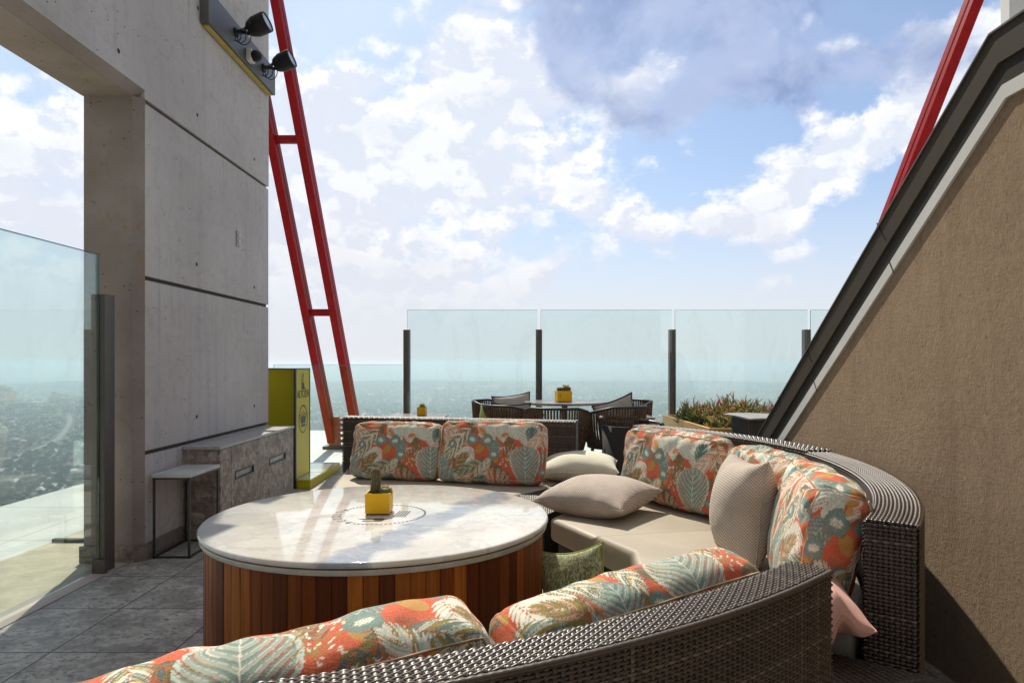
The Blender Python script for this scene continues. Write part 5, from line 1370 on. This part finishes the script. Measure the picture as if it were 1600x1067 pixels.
# houses: three shapes, meshes shared
def house_arr(w, l, h, rh, hip):
    V = [(-w, -l, 0), (w, -l, 0), (w, l, 0), (-w, l, 0), (-w, -l, h), (w, -l, h), (w, l, h), (-w, l, h)]
    e = 1.08; V += [(-w*e, -l*e, h), (w*e, -l*e, h), (w*e, l*e, h), (-w*e, l*e, h)]
    if rh > 0: V += [(0, -l*(e-hip), h+rh), (0, l*(e-hip), h+rh)]; F4 = [(0, 1, 5, 4), (1, 2, 6, 5), (2, 3, 7, 6), (3, 0, 4, 7), (9, 10, 13, 12), (11, 8, 12, 13)]; F3 = [(8, 9, 12), (10, 11, 13)]; mt = [0]*4+[1]*4
    else: F4 = [(0, 1, 5, 4), (1, 2, 6, 5), (2, 3, 7, 6), (3, 0, 4, 7), (8, 9, 10, 11)]; F3 = []; mt = [0]*4+[1]
    return np.array(V, float), F4, F3, mt
HT = [house_arr(5, 9, 3.2, 3.2, .0), house_arr(6, 8, 4, 3.4, .5), house_arr(9, 16, 5, 0, 0), house_arr(5, 11, 3.4, 2.8, .4)]
HM = []
for k, (V, F4, F3, mt) in enumerate(HT):
    V = V.copy(); V[:4, 2] -= 6
    HM.append(mesh_np('house', V, [list(f) for f in F4]+[list(f) for f in F3], ['far_wall', 'far_roof'], fmat=mt))
hp = sector_points(40, 900, 5200); rd_ = road_dist(hp); hp = hp[(rd_ > 24)]
keep = (np.sin(hp[:, 0]*.0041+1)*np.sin(hp[:, 1]*.0037)+rng.uniform(-.9, .9, len(hp))) > -.25; hp = hp[keep]
hp = hp[np.argsort(np.hypot(*hp.T))]
hz = GZ+hills(hp[:, 0], hp[:, 1]); hr = rng.uniform(0, math.pi, len(hp)); hr = np.where(rng.random(len(hp)) < .7, .35+(rng.random(len(hp)) < .5)*math.pi/2, hr); ht = rng.choice(4, len(hp), p=[.35, .3, .12, .23]); hs = rng.uniform(.75, 1.35, len(hp))
def visible(P, Z):     # crude: keeps what falls inside the frame and is not behind wall, slab or sofa
    px = CX+FPX*P[:, 0]/P[:, 1]; py = CY+FPX*(H-Z)/P[:, 1]; edge = np.where(px < 130, 790-px*.27, 668)
    return (px > -5) & (px < 1225) & ((px < 126) | (px > 486)) & (py < edge-3) & (py > 600)
vis = visible(hp, hz); near = np.where(vis)[0][:300]; rest = np.setdiff1d(np.arange(len(hp)), near)
for k, i in enumerate(near):
    o = bpy.data.objects.new('house', HM[ht[i]]); col.objects.link(o); o.location = (hp[i, 0], hp[i, 1], hz[i]); o.rotation_euler = (0, 0, hr[i]); o.scale = (hs[i],)*3
    tag(o, 'small suburban house among trees far below the terrace', 'house', 'houses of the suburb far below')
def batch(tv, faces, P, Zs, Rr, Ss, sz=None):
    nV = len(tv); c, s_ = np.cos(Rr), np.sin(Rr)
    X = P[:, 0, None]+Ss[:, None]*(tv[None, :, 0]*c[:, None]-tv[None, :, 1]*s_[:, None]); Y = P[:, 1, None]+Ss[:, None]*(tv[None, :, 0]*s_[:, None]+tv[None, :, 1]*c[:, None])
    Zz = Zs[:, None]+(Ss if sz is None else sz)[:, None]*tv[None, :, 2]; V = np.stack([X, Y, Zz], -1).reshape(-1, 3)
    return V, [(np.asarray(f)[None]+(np.arange(len(P))*nV)[:, None, None]).reshape(-1, np.asarray(f).shape[1]) for f in faces]
Vs = []; Fs = []; mm = []; n0 = 0
for k, (V, F4, F3, mt) in enumerate(HT):
    V = V.copy(); V[:4, 2] -= 6
    s_ = rest[ht[rest] == k]; fl_ = [F4]+([F3] if F3 else []); VV, FF = batch(V, fl_, hp[s_], hz[s_], hr[s_], hs[s_])
    for q, f in enumerate(FF):
        Fs.append(f+n0); mm += [np.tile(np.array(mt[:len(F4)] if q == 0 else mt[len(F4):]), len(s_))]
    Vs.append(VV); n0 += len(VV)
o = link('distant_houses', np.concatenate(Vs), Fs, ['far_wall', 'far_roof'], fmat=np.concatenate(mm)); tag(o, 'mass of small suburban roofs reaching towards the horizon', 'houses', kind='stuff')
# trees
bm = bmesh.new(); bmesh.ops.create_icosphere(bm, subdivisions=1, radius=1); bm.verts.index_update()
iv = np.array([v.co[:] for v in bm.verts]); iF = [[v.index for v in f.verts] for f in bm.faces]; bm.free()
def crown_tmpl(seed):
    r2 = np.random.default_rng(seed); V = iv*np.array([1, 1, .72])*(1+r2.uniform(-.22, .22, (len(iv), 1))); V[:, 2] += .9; return V
tp = sector_points(17, 860, 2600); tp2 = sector_points(30, 2600, 6400); tp = np.concatenate([tp, tp2]); sz_ = np.concatenate([rng.uniform(3.2, 7.5, len(tp)-len(tp2)), rng.uniform(6, 12, len(tp2))])
rd_ = road_dist(tp); dens = .5+.5*np.sin(tp[:, 0]*.0063+2)*np.sin(tp[:, 1]*.0051+1); kp = (rd_ > 17) & (rng.random(len(tp)) < .50+.4*dens); tp, sz_ = tp[kp], sz_[kp]
od = np.argsort(np.hypot(*tp.T)); tp, sz_ = tp[od], sz_[od]; tz = GZ+hills(tp[:, 0], tp[:, 1]); vis = visible(tp, tz+5)
near = np.where(vis)[0][:300]; rest = np.setdiff1d(np.arange(len(tp)), near)
def leafy(seed):
    r2 = np.random.default_rng(seed); n_ = 420; cl = r2.normal(0, 1, (9, 3)); cl /= np.linalg.norm(cl, axis=1)[:, None]; cl *= np.array([.55, .55, .38]); V = []; F = []
    for i in range(n_):
        c = cl[int(r2.integers(9))]+(lambda q: q/np.linalg.norm(q))(r2.normal(0, 1, 3))*r2.uniform(.30, .46)*np.array([1, 1, .8]); u = r2.normal(0, 1, 3); u /= np.linalg.norm(u); w = np.cross(u, r2.normal(0, 1, 3)); w /= np.linalg.norm(w); s_ = r2.uniform(.09, .16)
        k = len(V); V += [c-u*s_, c+w*s_*.7, c+u*s_, c-w*s_*.7]; F.append((k, k+1, k+2, k+3))
    V = np.array(V); V[:, 2] += 1.05; return mesh_np('crown', V, F, 'far_foliage')
CM = [leafy(s_) for s_ in (1, 2, 3)]
b = MB(); b.tube([(0, 0, -.5), (.02, 0, .4), (0, .03, .8)], [.09, .06, .03], 6); b.beam((0, 0, .4), (.3, .1, .9), .04, .04); b.beam((0, 0, .45), (-.25, -.2, .95), .04, .04)
TM = mesh_np('trunk', np.concatenate(b.V), b.F, 'trunk_bark')
for i in near:
    r_ = bpy.data.objects.new('tree', None); col.objects.link(r_); r_.location = (tp[i, 0], tp[i, 1], tz[i]); r_.scale = (sz_[i]*1.15,)*3; r_.rotation_euler = (0, 0, rng.uniform(0, 6))
    tag(r_, 'round leafy tree among the houses far below the terrace', 'tree', 'trees of the suburb far below')
    for nm, me in (('crown', CM[i % 3]), ('trunk', TM)):
        c = bpy.data.objects.new(nm, me); col.objects.link(c); c.parent = r_
Vs = []; Fs = []; n0 = 0
for k in range(4):
    s_ = rest[rest % 4 == k]; VV, FF = batch(crown_tmpl(k), [iF], tp[s_], tz[s_], rng.uniform(0, 6, len(s_)), sz_[s_], sz_[s_]*rng.uniform(.8, 1.3, len(s_))); Vs.append(VV); Fs.append(FF[0]+n0); n0 += len(VV)
o = link('distant_trees', np.concatenate(Vs), np.concatenate(Fs), 'far_foliage', smooth=True); tag(o, 'blue-green canopy of suburban trees reaching towards the horizon', 'trees', kind='stuff')
# haze: one closed box of even air
m = bpy.data.materials.new('haze'); m.use_nodes = True; nt = m.node_tree; nt.nodes.clear()
out = nt.nodes.new('ShaderNodeOutputMaterial'); pv = nt.nodes.new('ShaderNodeVolumePrincipled'); nt.links.new(pv.outputs[0], out.inputs['Volume'])
pv.inputs['Color'].default_value = (.80, .90, 1.0, 1); pv.inputs['Density'].default_value = HAZE_D; pv.inputs['Anisotropy'].default_value = .35
M['haze'] = m
b = MB(); b.box(-62000, 62000, -62000, 62000, GZ-80, 14); o = b.build('haze', 'haze'); tag(o, kind='stuff')
